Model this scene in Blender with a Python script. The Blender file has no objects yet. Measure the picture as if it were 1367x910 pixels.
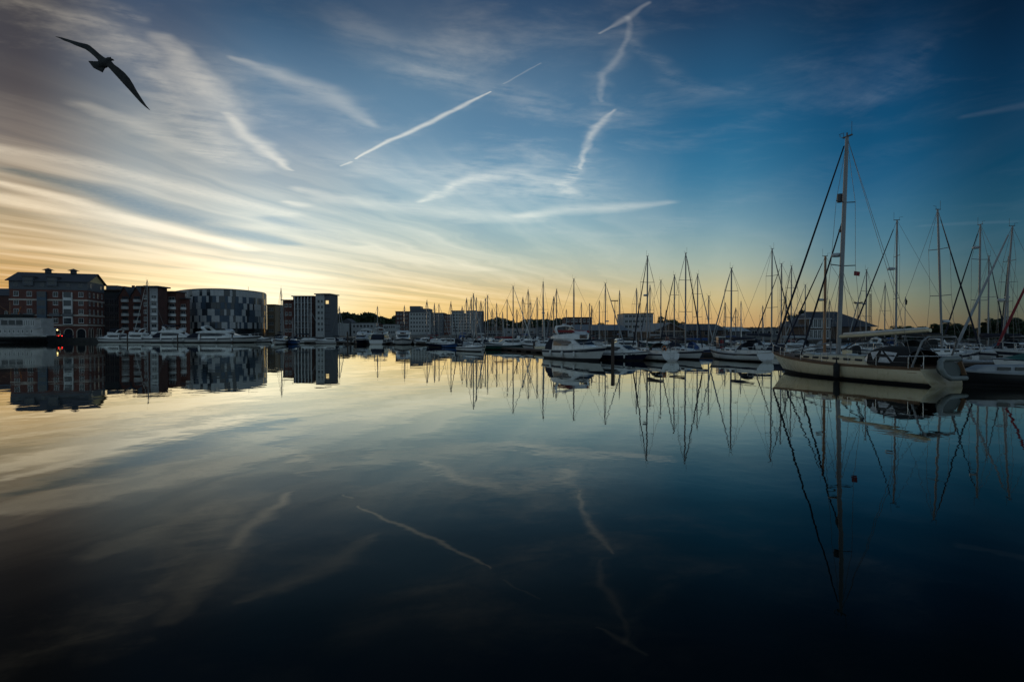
import bpy, bmesh, math, random
from mathutils import Vector, Matrix, noise
random.seed(7)
S = bpy.context.scene
COL = S.collection
PI = math.pi
# ------------------------------------------------------------------ camera
CAM = Vector((0, 0, 3.25))
cam_data = bpy.data.cameras.new('camera')
cam_data.lens = 20; cam_data.sensor_width = 36; cam_data.clip_start = 0.1; cam_data.clip_end = 20000
cam = bpy.data.objects.new('camera', cam_data); COL.objects.link(cam); S.camera = cam
cam.location = CAM
PITCH = math.radians(-0.9)
cam.rotation_euler = (PI/2 + PITCH, 0, 0)
F = 1367*20/36.0
S.view_settings.view_transform = 'Standard'; S.view_settings.look = 'None'
S.view_settings.exposure = 0; S.view_settings.gamma = 1

def ray(px, py):
    """direction (with Y = 1) of a point of the photograph"""
    X = (px - 683.5)/F; Z = (455 - py)/F
    y = math.cos(PITCH) - Z*math.sin(PITCH); z = math.sin(PITCH) + Z*math.cos(PITCH)
    return X/y, z/y
def at(px, py, Y):
    a, b = ray(px, py)
    return Vector((a*Y, Y, CAM.z + b*Y))
def xat(px, Y): return ray(px, 443)[0]*Y
def zat(py, Y): return CAM.z + ray(683, py)[1]*Y
def ground_at(px, py, z=0.0):
    a, b = ray(px, py); Y = (z - CAM.z)/b
    return Vector((a*Y, Y, z))

# ------------------------------------------------------------------ sky
SUN_AZ = -25.5
SKY_AZ = [-41.0, -32.1, -22.0, -9.6, 1.2, 19.6, 32.3, 40.7, 75.0]
SKY_EL = [-1, 0, 1, 2, 3, 4.5, 6, 8, 10, 12, 14, 16, 18, 20, 22, 24, 26, 28, 31, 35, 45, 90]
SKY_RAMPS = [
    [(0.5594,0.2455,0.0509),(0.5594,0.2455,0.0509),(0.5841,0.2717,0.0598),(0.622,0.307,0.0709),(0.6414,0.3403,0.0925),(0.6457,0.3899,0.1388),(0.6149,0.4094,0.1778),(0.5204,0.391,0.2203),(0.4342,0.3405,0.218),(0.3378,0.2763,0.2022),(0.2216,0.1859,0.1591),(0.14,0.1199,0.1127),(0.0793,0.0699,0.0709),(0.0589,0.055,0.0629),(0.0458,0.0438,0.053),(0.0401,0.0378,0.0457),(0.0412,0.0388,0.0466),(0.0421,0.0395,0.0473),(0.0432,0.0406,0.0485),(0.0442,0.0417,0.0498),(0.0361,0.0339,0.0401),(0.0139,0.0315,0.0688)],
    [(0.975,0.6368,0.2125),(0.975,0.6368,0.2125),(0.9671,0.6609,0.2352),(0.9618,0.6945,0.2666),(0.9563,0.7172,0.2974),(0.8712,0.682,0.3444),(0.7851,0.6489,0.3925),(0.5383,0.5379,0.4426),(0.3947,0.4626,0.4596),(0.3636,0.4254,0.4401),(0.3208,0.3757,0.3978),(0.2711,0.3188,0.3427),(0.2092,0.2562,0.2975),(0.1487,0.1955,0.2544),(0.1158,0.1554,0.2152),(0.0782,0.1145,0.1766),(0.0392,0.076,0.1412),(0.0406,0.0771,0.142),(0.0422,0.0784,0.1433),(0.0437,0.0797,0.1447),(0.036,0.0645,0.1161),(0.0139,0.0315,0.0688)],
    [(1.0385,0.8255,0.3452),(1.0385,0.8255,0.3452),(1.0027,0.8402,0.4019),(0.9626,0.8623,0.4869),(0.9603,0.8973,0.5713),(0.8617,0.8256,0.5653),(0.772,0.7607,0.5607),(0.622,0.6825,0.5905),(0.4666,0.6064,0.6261),(0.4262,0.5396,0.5711),(0.3773,0.4693,0.5164),(0.2664,0.3715,0.4601),(0.1653,0.2824,0.4072),(0.137,0.2517,0.3755),(0.1081,0.2166,0.337),(0.0797,0.1719,0.2826),(0.05,0.1214,0.2159),(0.0204,0.0679,0.1418),(0.0223,0.0693,0.143),(0.024,0.0708,0.1446),(0.0203,0.0574,0.116),(0.0139,0.0315,0.0688)],
    [(0.9497,0.6076,0.1942),(0.9497,0.6076,0.1942),(0.9425,0.6254,0.2162),(0.9402,0.6541,0.2499),(0.9534,0.6876,0.2825),(0.8511,0.6935,0.3859),(0.7313,0.6953,0.4986),(0.5934,0.6664,0.5814),(0.4731,0.6126,0.6115),(0.3772,0.5414,0.599),(0.2881,0.464,0.5729),(0.2189,0.3875,0.5196),(0.1607,0.3116,0.4514),(0.1299,0.2669,0.4046),(0.1153,0.2411,0.3708),(0.1005,0.2032,0.3172),(0.0854,0.1597,0.2548),(0.0511,0.1049,0.1858),(0.0256,0.0657,0.1372),(0.0268,0.0669,0.1386),(0.0224,0.0542,0.1111),(0.0139,0.0315,0.0688)],
    [(0.8418,0.4827,0.1446),(0.8418,0.4827,0.1446),(0.8387,0.5077,0.1676),(0.8399,0.5488,0.2039),(0.8472,0.5913,0.239),(0.7463,0.6116,0.3414),(0.625,0.6257,0.4547),(0.4785,0.5974,0.5425),(0.346,0.5239,0.5706),(0.2596,0.4551,0.558),(0.1944,0.3883,0.5267),(0.1446,0.3237,0.4777),(0.1077,0.261,0.4139),(0.0904,0.2229,0.3689),(0.0928,0.2097,0.3425),(0.0826,0.1809,0.2996),(0.0623,0.1394,0.243),(0.0389,0.0947,0.1812),(0.0178,0.0549,0.1259),(0.0186,0.0558,0.1271),(0.0154,0.0451,0.1018),(0.0139,0.0315,0.0688)],
    [(0.6522,0.371,0.1447),(0.6522,0.371,0.1447),(0.6591,0.4124,0.1704),(0.6694,0.4759,0.2097),(0.6812,0.5392,0.2481),(0.5608,0.5265,0.3298),(0.4363,0.5115,0.4131),(0.3026,0.4415,0.4434),(0.1815,0.3516,0.442),(0.1144,0.2806,0.4005),(0.0478,0.21,0.3588),(0.0314,0.1752,0.3231),(0.0171,0.1421,0.2879),(0.0187,0.1241,0.2532),(0.0197,0.1057,0.2182),(0.0178,0.0857,0.181),(0.015,0.0641,0.141),(0.0108,0.0397,0.0962),(0.0104,0.0363,0.0898),(0.0108,0.0369,0.0907),(0.0088,0.0297,0.0724),(0.0139,0.0315,0.0688)],
    [(0.3199,0.2127,0.1032),(0.3199,0.2127,0.1032),(0.3054,0.2356,0.1287),(0.2833,0.2682,0.1657),(0.2558,0.2881,0.2005),(0.1865,0.2647,0.2463),(0.1204,0.242,0.289),(0.0741,0.2019,0.2869),(0.0397,0.1618,0.2716),(0.0176,0.1214,0.2423),(0.0074,0.097,0.2137),(0.0035,0.081,0.1856),(0.0039,0.0707,0.17),(0.0046,0.0608,0.1536),(0.0042,0.0481,0.1243),(0.0031,0.0343,0.0916),(0.0016,0.0208,0.059),(0.0018,0.0211,0.0594),(0.002,0.0215,0.06),(0.0023,0.022,0.0607),(0.0019,0.0176,0.0483),(0.0139,0.0315,0.0688)],
    [(0.1287,0.1027,0.06),(0.1287,0.1027,0.06),(0.1188,0.1158,0.0783),(0.104,0.1328,0.1034),(0.0878,0.1368,0.1223),(0.0618,0.1269,0.1431),(0.0418,0.1163,0.1554),(0.0231,0.1006,0.1602),(0.0116,0.0779,0.1413),(0.0032,0.0585,0.1232),(0.0013,0.0477,0.1091),(0.0009,0.0392,0.096),(0.0011,0.0318,0.0828),(0.0009,0.0237,0.0658),(0.0006,0.0163,0.0474),(0.0004,0.0112,0.0334),(0.0006,0.0115,0.0338),(0.0007,0.0117,0.0341),(0.0009,0.0121,0.0346),(0.0011,0.0125,0.0352),(0.0009,0.0099,0.0278),(0.0139,0.0315,0.0688)],
    [(0.2127,0.2977,0.3465),(0.2302,0.3187,0.3675),(0.2472,0.3394,0.3884),(0.2625,0.3588,0.409),(0.2785,0.3778,0.4288),(0.3039,0.4065,0.4573),(0.3303,0.4361,0.4851),(0.3222,0.4274,0.4817),(0.3142,0.4196,0.4794),(0.3061,0.4121,0.4781),(0.298,0.4048,0.4776),(0.2836,0.3887,0.4653),(0.2629,0.3636,0.4411),(0.2422,0.3385,0.4171),(0.2215,0.3134,0.3932),(0.2007,0.2882,0.3693),(0.1799,0.2631,0.3454),(0.159,0.2379,0.3216),(0.1278,0.2,0.2858),(0.1202,0.189,0.2716),(0.1012,0.161,0.2359),(0.0139,0.0315,0.0688)],
]

world = bpy.data.worlds.new("World"); S.world = world; world.use_nodes = True
world.cycles.sampling_method = 'MANUAL'; world.cycles.sample_map_resolution = 256
class G:
    """tiny expression builder for a node tree"""
    def __init__(s, nt): s.nt = nt
    def put(s, sock, v):
        if isinstance(v, (int, float)): sock.default_value = v
        elif isinstance(v, (tuple, list)): sock.default_value = v
        else: s.nt.links.new(v, sock)
    def m(s, op, a, b=None, c=None, clamp=False):
        n = s.nt.nodes.new('ShaderNodeMath'); n.operation = op
        for i, v in enumerate((a, b, c)):
            if v is not None: s.put(n.inputs[i], v)
        if clamp: return s.m('MINIMUM', s.m('MAXIMUM', n.outputs[0], 0.0), 1.0)
        return n.outputs[0]
    def rng(s, v, a, b, c=0.0, d=1.0, smooth=True):
        n = s.nt.nodes.new('ShaderNodeMapRange'); n.interpolation_type = 'SMOOTHSTEP' if smooth else 'LINEAR'
        s.put(n.inputs['Value'], v)
        for k, q in zip(('From Min', 'From Max', 'To Min', 'To Max'), (a, b, c, d)): s.put(n.inputs[k], q)
        return n.outputs[0]
    def mix(s, f, a, b, mode='MIX', clamp=True):
        n = s.nt.nodes.new('ShaderNodeMix'); n.data_type = 'RGBA'; n.blend_type = mode; n.clamp_factor = clamp
        s.put(n.inputs[0], f); s.put(n.inputs[6], a); s.put(n.inputs[7], b)
        return n.outputs[2]
    def xyz(s, x, y, z):
        n = s.nt.nodes.new('ShaderNodeCombineXYZ')
        for i, v in enumerate((x, y, z)): s.put(n.inputs[i], v)
        return n.outputs[0]
    def noise(s, vec, scale, detail=4, rough=0.55, dist=0.0, out=0):
        n = s.nt.nodes.new('ShaderNodeTexNoise')
        s.put(n.inputs['Vector'], vec); n.inputs['Scale'].default_value = scale
        n.inputs['Detail'].default_value = detail; n.inputs['Roughness'].default_value = rough
        n.inputs['Distortion'].default_value = dist
        return n.outputs[out]
    def ramp(s, f, stops, interp='LINEAR'):
        n = s.nt.nodes.new('ShaderNodeValToRGB'); e = n.color_ramp.elements; n.color_ramp.interpolation = interp
        for i, (p, c) in enumerate(stops):
            q = e[i] if i < 2 else e.new(p)
            q.position = p; q.color = (c[0], c[1], c[2], 1)
        s.put(n.inputs[0], f); return n.outputs[0]
def plane(px, py):
    a, b = ray(px, py); return a/b, 1/b
def trail_group(k, pts, amp, warp, brk):
    """one vapour trail on the cloud sheet: a run of tapering segments, bent and broken up by noise"""
    tr = bpy.data.node_groups.new('vapour_trail', 'ShaderNodeTree')
    for n in ('u', 'v', 'du', 'dv', 'grain'): tr.interface.new_socket(n, in_out='INPUT', socket_type='NodeSocketFloat')
    tr.interface.new_socket('density', in_out='OUTPUT', socket_type='NodeSocketFloat')
    gi = tr.nodes.new('NodeGroupInput'); g = G(tr)
    u2 = g.m('MULTIPLY_ADD', gi.outputs[2], warp, gi.outputs[0]); v2 = g.m('MULTIPLY_ADD', gi.outputs[3], warp, gi.outputs[1])
    best = None
    for (x0, y0, w0), (x1, y1, w1) in zip(pts[:-1], pts[1:]):
        a = plane(x0, y0); b = plane(x1, y1)
        L = math.hypot(x1-x0, y1-y0); nx, ny = -(y1-y0)/L, (x1-x0)/L
        ab = (b[0]-a[0], b[1]-a[1]); l2 = ab[0]**2 + ab[1]**2; l = math.sqrt(l2)
        def wid(x, y, w, p):
            q = plane(x + nx*w, y + ny*w); return abs((q[0]-p[0])*ab[1] - (q[1]-p[1])*ab[0])/l
        wa, wb = wid(x0, y0, w0, a), wid(x1, y1, w1, b)
        ru = g.m('SUBTRACT', u2, a[0]); rv = g.m('SUBTRACT', v2, a[1])
        t = g.m('MULTIPLY_ADD', rv, ab[1]/l2, g.m('MULTIPLY', ru, ab[0]/l2), clamp=True)
        eu = g.m('MULTIPLY_ADD', t, -ab[0], ru); ev = g.m('MULTIPLY_ADD', t, -ab[1], rv)
        d = g.m('SQRT', g.m('MULTIPLY_ADD', ev, ev, g.m('MULTIPLY', eu, eu)))
        q = g.m('DIVIDE', d, g.m('MULTIPLY_ADD', t, wb - wa, wa))
        best = q if best is None else g.m('SMOOTH_MIN', best, q, 0.15)
    if brk >= 0.45: best = g.m('MULTIPLY_ADD', g.m('SUBTRACT', gi.outputs[4], 0.5), 1.6, best)
    o = g.rng(best, 1.5, 0.0)
    o = g.m('MULTIPLY', o, g.rng(gi.outputs[4], 0.5 - 0.30/max(brk, 0.2) if brk < 0.8 else 0.36, 0.64))
    o = g.m('MULTIPLY', o, amp)
    go = tr.nodes.new('NodeGroupOutput'); tr.links.new(o, go.inputs[0])
    return tr
def build_sky():
    nt = world.node_tree; g = G(nt)
    tc = nt.nodes.new('ShaderNodeTexCoord'); sp = nt.nodes.new('ShaderNodeSeparateXYZ')
    nt.links.new(tc.outputs['Generated'], sp.inputs[0]); dx, dy, dz = sp.outputs
    el = g.m('MULTIPLY', g.m('ARCSINE', dz), 180/PI)
    az = g.m('MULTIPLY', g.m('ARCTAN2', dx, dy), 180/PI)
    fac = g.m('DIVIDE', g.m('ADD', el, 1.0), 91.0, clamp=True)
    def rp(i): return g.ramp(fac, [((e + 1)/91.0, c) for e, c in zip(SKY_EL, SKY_RAMPS[i])], 'B_SPLINE')
    behind = rp(len(SKY_RAMPS) - 1)
    col = g.mix(g.rng(az, -80, -41), behind, rp(0))
    for i in range(1, len(SKY_AZ) - 1):
        col = g.mix(g.rng(az, SKY_AZ[i-1], SKY_AZ[i]), col, rp(i))
    col = g.mix(g.rng(az, SKY_AZ[-2], 80), col, behind)
    # cirrus: a sheet at constant height, met where the line of sight crosses it
    hz = g.m('MAXIMUM', dz, 0.012)
    u = g.m('DIVIDE', dx, hz); v = g.m('DIVIDE', dy, hz)
    P = g.xyz(u, v, 0.0)
    wob = g.noise(P, 0.55, 3, 0.6)
    ub = g.m('ADD', g.m('SUBTRACT', u, g.m('MULTIPLY', v, 0.36)), g.m('MULTIPLY', g.m('SUBTRACT', wob, 0.5), 0.9))
    st = g.xyz(g.m('MULTIPLY', ub, 1.0), g.m('MULTIPLY', v, 0.09), 0.0)
    streak = g.noise(st, 1.15, 5, 0.58)                              # long combed bands running to the horizon
    streak_f = g.noise(st, 5.0, 3, 0.6)
    patch = g.noise(P, 0.45, 4, 0.6)
    wisp = g.noise(g.xyz(g.m('MULTIPLY', g.m('ADD', u, g.m('MULTIPLY', v, 0.5)), 0.7), g.m('SUBTRACT', v, g.m('MULTIPLY', u, 0.25)), 3.0), 1.7, 6, 0.66, 0.35)
    left = g.rng(az, 30, -22)
    low = g.rng(el, 20, 12)
    edge = g.rng(el, 1.0, 4.0)
    dens = g.m('MULTIPLY', g.rng(streak, 0.42, 0.70), g.m('MULTIPLY', g.m('MULTIPLY_ADD', left, 0.8, 0.2), g.m('MULTIPLY_ADD', low, 0.92, 0.08)))
    dens = g.m('MULTIPLY', dens, g.m('MULTIPLY_ADD', streak_f, 0.7, 0.65))
    gap = g.m('MULTIPLY', g.rng(streak, 0.50, 0.36), g.m('MULTIPLY', left, g.m('MULTIPLY', low, edge)))
    wd = g.m('MULTIPLY', g.rng(wisp, 0.45, 0.8), g.rng(patch, 0.37, 0.60))
    hi = g.m('MULTIPLY', wd, g.rng(el, 5, 16))
    dens = g.m('MULTIPLY_ADD', hi, 0.5, g.m('MULTIPLY', g.m('MULTIPLY', dens, edge), 0.52))
    # single trails and wisps, each a run of segments on the same sheet
    fine = g.noise(P, 7.0, 4, 0.65)
    fibre = g.noise(g.xyz(g.m('MULTIPLY', g.m('MULTIPLY_ADD', v, 0.55, u), 2.6), g.m('MULTIPLY', g.m('MULTIPLY_ADD', u, -0.45, v), 13.0), 7.0), 1.0, 4, 0.6)
    fine = g.m('MULTIPLY_ADD', fibre, 0.55, g.m('MULTIPLY', fine, 0.45))
    fine2 = g.noise(P, 20.0, 2, 0.65)
    fine_uv = nt.nodes.new('ShaderNodeTexNoise'); nt.links.new(P, fine_uv.inputs['Vector']); fine_uv.inputs['Scale'].default_value = 5.0
    fine_uv.inputs['Detail'].default_value = 2
    wv = nt.nodes.new('ShaderNodeSeparateColor'); nt.links.new(fine_uv.outputs['Color'], wv.inputs[0])
    du = g.m('SUBTRACT', wv.outputs[0], 0.5); dv = g.m('SUBTRACT', wv.outputs[1], 0.5)
    # colour of the ice cloud: warm round the sun, greyer away from it
    sund = (math.sin(math.radians(SUN_AZ)), math.cos(math.radians(SUN_AZ)), 0.02)
    cs = g.m('ADD', g.m('ADD', g.m('MULTIPLY', dx, sund[0]), g.m('MULTIPLY', dy, sund[1])), g.m('MULTIPLY', dz, sund[2]))
    near = g.rng(cs, 0.55, 1.0)
    glow = g.m('POWER', g.m('MAXIMUM', cs, 0.0), 90.0)
    col = g.mix(glow, col, g.mix(1.0, col, (0.32, 0.30, 0.26, 1), 'ADD'))
    ccol = g.mix(near, (0.16, 0.18, 0.21, 1), (0.92, 0.80, 0.60, 1))
    ccol = g.mix(0.35, ccol, g.mix(1.0, col, (1.12, 1.08, 1.02, 1), 'MULTIPLY'))
    ccol = g.mix(1.0, ccol, g.mix(1.0, col, (0.45, 0.45, 0.45, 1), 'MULTIPLY'), 'ADD')
    gcol = g.mix(1.0, col, (0.42, 0.62, 0.82, 1), 'MULTIPLY')
    # the physical sky under it all
    sky = nt.nodes.new('ShaderNodeTexSky'); sky.sky_type = 'NISHITA'; sky.sun_disc = False
    sky.sun_elevation = math.radians(1.5); sky.sun_rotation = math.radians(SUN_AZ)
    sky.air_density = 1; sky.dust_density = 2; sky.ozone_density = 3
    def background(trails):
        total = None
        for k in trails:
            gn = nt.nodes.new('ShaderNodeGroup'); gn.node_tree = GROUPS[k]
            for i, q in enumerate((u, v, du, dv, fine2 if TRAILS[k][3] < 0.45 else fine)): nt.links.new(q, gn.inputs[i])
            total = gn.outputs[0] if total is None else g.m('ADD', total, gn.outputs[0])
        gp = g.m('MULTIPLY', gap, 0.30); dn = dens
        if total is not None:
            gp = g.m('SUBTRACT', gp, g.m('MINIMUM', total, 0.0), clamp=True)
            dn = g.m('MULTIPLY', dn, g.m('MULTIPLY_ADD', g.m('MINIMUM', total, 0.0), 1.2, 1.0, clamp=True))
            dn = g.m('ADD', dn, g.m('MAXIMUM', total, 0.0), clamp=True)
        c = g.mix(dn, g.mix(gp, col, gcol), ccol)
        c = g.mix(0.12, g.mix(1.0, c, (10, 10, 10, 1), 'MULTIPLY'), sky.outputs[0])
        bg = nt.nodes.new('ShaderNodeBackground'); nt.links.new(c, bg.inputs[0]); bg.inputs[1].default_value = 0.1
        return bg.outputs[0]
    # the sky in patches, so that each one only works out the trails that cross it
    azs = [-46, -35, -26, -17, -8, 1, 10, 20, 46]; els = [2, 9, 17, 25, 36]
    cells = {}
    for i in range(len(azs) - 1):
        for j in range(len(els) - 1):
            hit = []
            for k, (pts, amp, warp, brk) in enumerate(TRAILS):
                for (x0, y0, w0), (x1, y1, w1) in zip(pts[:-1], pts[1:]):
                    ok = False
                    for q in range(9):
                        x = x0 + (x1-x0)*q/8; y = y0 + (y1-y0)*q/8; m = 1.8*(w0 + (w1-w0)*q/8) + 6
                        a_, b_ = ray(x, y); A = math.degrees(math.atan(a_)); E = math.degrees(math.atan2(b_, math.hypot(1, a_)))
                        dd = m/F*57.3 + warp*b_*b_*10
                        if azs[i]-dd < A < azs[i+1]+dd and els[j]-dd < E < els[j+1]+dd: ok = True
                    if ok and k not in hit: hit.append(k)
            cells[i, j] = hit
    def split(sock, val, lo, hi):
        f = g.m('GREATER_THAN', sock, val); mx = nt.nodes.new('ShaderNodeMixShader'); nt.links.new(f, mx.inputs[0])
        nt.links.new(lo(), mx.inputs[1]); nt.links.new(hi(), mx.inputs[2]); return mx.outputs[0]
    def tree(i0, i1, j0, j1):
        hits = {tuple(cells[i, j]) for i in range(i0, i1) for j in range(j0, j1)}
        if len(hits) == 1: return background(hits.pop())
        if i1 - i0 >= j1 - j0 and i1 - i0 > 1:
            k = (i0 + i1)//2; return split(az, azs[k], lambda: tree(i0, k, j0, j1), lambda: tree(k, i1, j0, j1))
        k = (j0 + j1)//2; return split(el, els[k], lambda: tree(i0, i1, j0, k), lambda: tree(i0, i1, k, j1))
    core = lambda: tree(0, len(azs) - 1, 0, len(els) - 1)
    none = lambda: background([])
    sh = split(el, els[-1], lambda: split(el, els[0], none, lambda: split(az, azs[-1], lambda: split(az, azs[0], none, core), none)), none)
    nt.nodes.remove(nt.nodes['Background'])
    nt.links.new(sh, nt.nodes['World Output'].inputs[0])
# (points: photograph x, y, half width), strength, raggedness of the path, break-up
TRAILS = [
    ([(474,212,1.2),(520,188,2.6),(575,163,3.3),(620,140,2.6),(655,123,0.9)], 0.85, 0.03, 0.3),
    ([(456,222,1.0),(468,216,1.6)], 0.6, 0.03, 0.5),
    ([(672,112,1.2),(722,84,1.0)], 0.28, 0.03, 0.6),
    ([(222,50,12),(262,100,20),(300,145,20),(340,188,13),(390,228,4)], 0.34, 0.16, 0.6),
    ([(303,152,5),(325,176,9),(350,200,8),(392,228,2)], 0.40, 0.06, 0.45),
    ([(240,120,20),(290,160,26),(300,205,20)], 0.16, 0.3, 0.6),
    ([(150,40,35),(215,95,40),(265,175,45),(320,215,30)], 0.30, 0.5, 1.0),
    ([(110,140,6),(180,165,10),(240,195,13),(340,226,8)], 0.30, 0.12, 0.5),
    ([(320,80,3),(365,97,8),(430,122,12),(470,145,10),(500,168,5)], 0.32, 0.10, 0.5),
    ([(868,4,2.2),(836,24,4),(800,45,1.5)], 0.52, 0.05, 0.5),
    ([(837,22,4),(838,45,4.5),(828,70,5),(806,96,6),(801,115,5),(804,136,3)], 0.32, 0.09, 0.6),
    ([(818,147,2.2),(808,160,4.5),(795,172,7),(785,190,6.5),(778,206,5),(775,226,2.8)], 0.66, 0.09, 0.55),
    ([(776,215,10),(760,240,12),(752,258,8)], 0.36, 0.12, 0.8),
    ([(560,270,3),(592,258,6),(612,244,5),(640,238,8),(690,230,9),(715,240,8),(740,243,7),(770,260,6)], 0.50, 0.12, 0.7),
    ([(700,288,4),(760,280,7),(820,278,6),(892,270,3)], 0.62, 0.08, 0.5),
    ([(740,262,22),(810,272,14)], 0.22, 0.12, 0.8),
    ([(400,252,4),(450,266,7),(520,275,8),(600,285,9),(700,292,7)], 0.42, 0.10, 0.5),
    ([(560,100,16),(640,118,22),(700,130,14),(740,145,8)], 0.24, 0.25, 0.8),
    ([(480,40,25),(600,70,25)], 0.16, 0.3, 0.8),
    ([(0,244,4),(90,266,8),(200,298,8),(330,333,5)], 0.75, 0.02, 0.3),
    ([(20,228,6),(120,252,12),(220,284,16),(320,312,12),(380,325,5)], -0.8, 0.05, 0.25),
    ([(365,292,7),(420,310,10),(475,326,5)], -0.55, 0.05, 0.3),
    ([(0,262,10),(120,298,12),(260,335,8)], 0.40, 0.02, 0.4),
    ([(0,198,6),(130,222,9),(260,255,8),(380,285,6)], 0.42, 0.05, 0.4),
    ([(0,330,4),(150,338,6),(280,352,5),(420,370,4)], 0.35, 0.02, 0.5),
    ([(0,300,2.5),(120,318,4),(260,346,3)], 0.35, 0.02, 0.5),
    ([(265,361,4),(310,359,6),(350,366,3)], 0.45, 0.05, 0.6),
    ([(300,300,5),(420,312,8),(560,345,7),(640,360,5)], 0.38, 0.06, 0.5),
    ([(385,270,2.5),(400,273,4)], 0.5, 0.04, 0.6),
    ([(1140,138,6),(1170,128,16),(1200,100,18),(1245,62,10)], 0.26, 0.18, 0.8),
    ([(1060,135,10),(1000,165,12),(940,180,6)], 0.16, 0.2, 0.8),
    ([(845,50,10),(890,95,16),(930,120,14),(985,122,8)], 0.26, 0.18, 0.8),
    ([(1285,156,2.5),(1330,148,4),(1380,138,6)], 0.22, 0.06, 0.6),
    ([(1235,301,1.6),(1290,298,2.5),(1350,296,2)], 0.22, 0.03, 0.6),
    ([(30,5,6),(80,18,9),(125,26,6)], 0.40, 0.15, 0.9),
    ([(160,12,6),(185,22,6)], 0.35, 0.12, 0.9),
    ([(870,290,5),(960,300,9),(1080,330,6)], 0.10, 0.1, 0.7),
]
TRAILS += [
    ([(815,150,14),(795,180,18),(778,225,16),(758,250,14)], 0.30, 0.25, 0.9),
    ([(837,22,14),(832,55,18),(806,100,18),(803,140,12)], 0.24, 0.25, 0.9),
    ([(560,268,10),(640,240,18),(735,245,18),(775,262,12)], 0.28, 0.2, 0.9),
    ([(480,208,9),(570,165,11),(650,126,6)], 0.10, 0.1, 0.9),
    ([(440,215,14),(560,230,18),(680,225,14)], 0.14, 0.2, 0.9),
    ([(880,310,10),(1000,262,18),(1120,225,20),(1220,190,10)], 0.10, 0.25, 0.8),
    ([(1020,150,14),(1100,130,20),(1180,85,22),(1260,40,14)], 0.10, 0.3, 0.8),
    ([(700,190,10),(820,260,16),(960,330,14)], 0.07, 0.3, 0.8),
    ([(330,90,16),(420,125,22),(500,170,16)], 0.14, 0.3, 0.9),
]
GROUPS = [trail_group(k, *t) for k, t in enumerate(TRAILS)]
build_sky()
# ------------------------------------------------------------------ sun: just on the horizon behind the round building
sun_data = bpy.data.lights.new('sun', 'SUN'); sun_data.energy = 0.25; sun_data.angle = math.radians(2); sun_data.color = (1, 0.72, 0.42)
sun = bpy.data.objects.new('sun', sun_data); COL.objects.link(sun)
sv = Vector((math.sin(math.radians(SUN_AZ)), math.cos(math.radians(SUN_AZ)), math.tan(math.radians(1.5))))
sun.rotation_euler = sv.to_track_quat('Z', 'Y').to_euler()

# ------------------------------------------------------------------ materials
def new_mat(name):
    m = bpy.data.materials.new(name); m.use_nodes = True
    nt = m.node_tree; b = nt.nodes['Principled BSDF']
    return m, nt, b
def plain(name, col, rough=0.6, metal=0.0, var=0.12, scale=3.0, spec=None):
    """paint / plastic / stone with a slight uneven tone and a little roughness change"""
    m, nt, b = new_mat(name); g = G(nt)
    tc = nt.nodes.new('ShaderNodeTexCoord')
    n = g.noise(tc.outputs['Object'], scale, 5, 0.6)
    lo = tuple(c*(1-var) for c in col) + (1,); hi = tuple(min(c*(1+var), 1) for c in col) + (1,)
    nt.links.new(g.mix(g.rng(n, 0.3, 0.7), lo, hi), b.inputs['Base Color'])
    nt.links.new(g.rng(n, 0.2, 0.8, max(rough-0.08, 0.02), min(rough+0.08, 1)), b.inputs['Roughness'])
    b.inputs['Metallic'].default_value = metal
    return m
def glass(name, col=(0.02, 0.025, 0.03)):
    m, nt, b = new_mat(name)
    b.inputs['Base Color'].default_value = (*col, 1); b.inputs['Roughness'].default_value = 0.08
    b.inputs['IOR'].default_value = 1.5
    return m
def lamp_mat(name, col, e):
    m, nt, b = new_mat(name)
    b.inputs['Base Color'].default_value = (*col, 1)
    b.inputs['Emission Color'].default_value = (*col, 1); b.inputs['Emission Strength'].default_value = e
    return m
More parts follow.
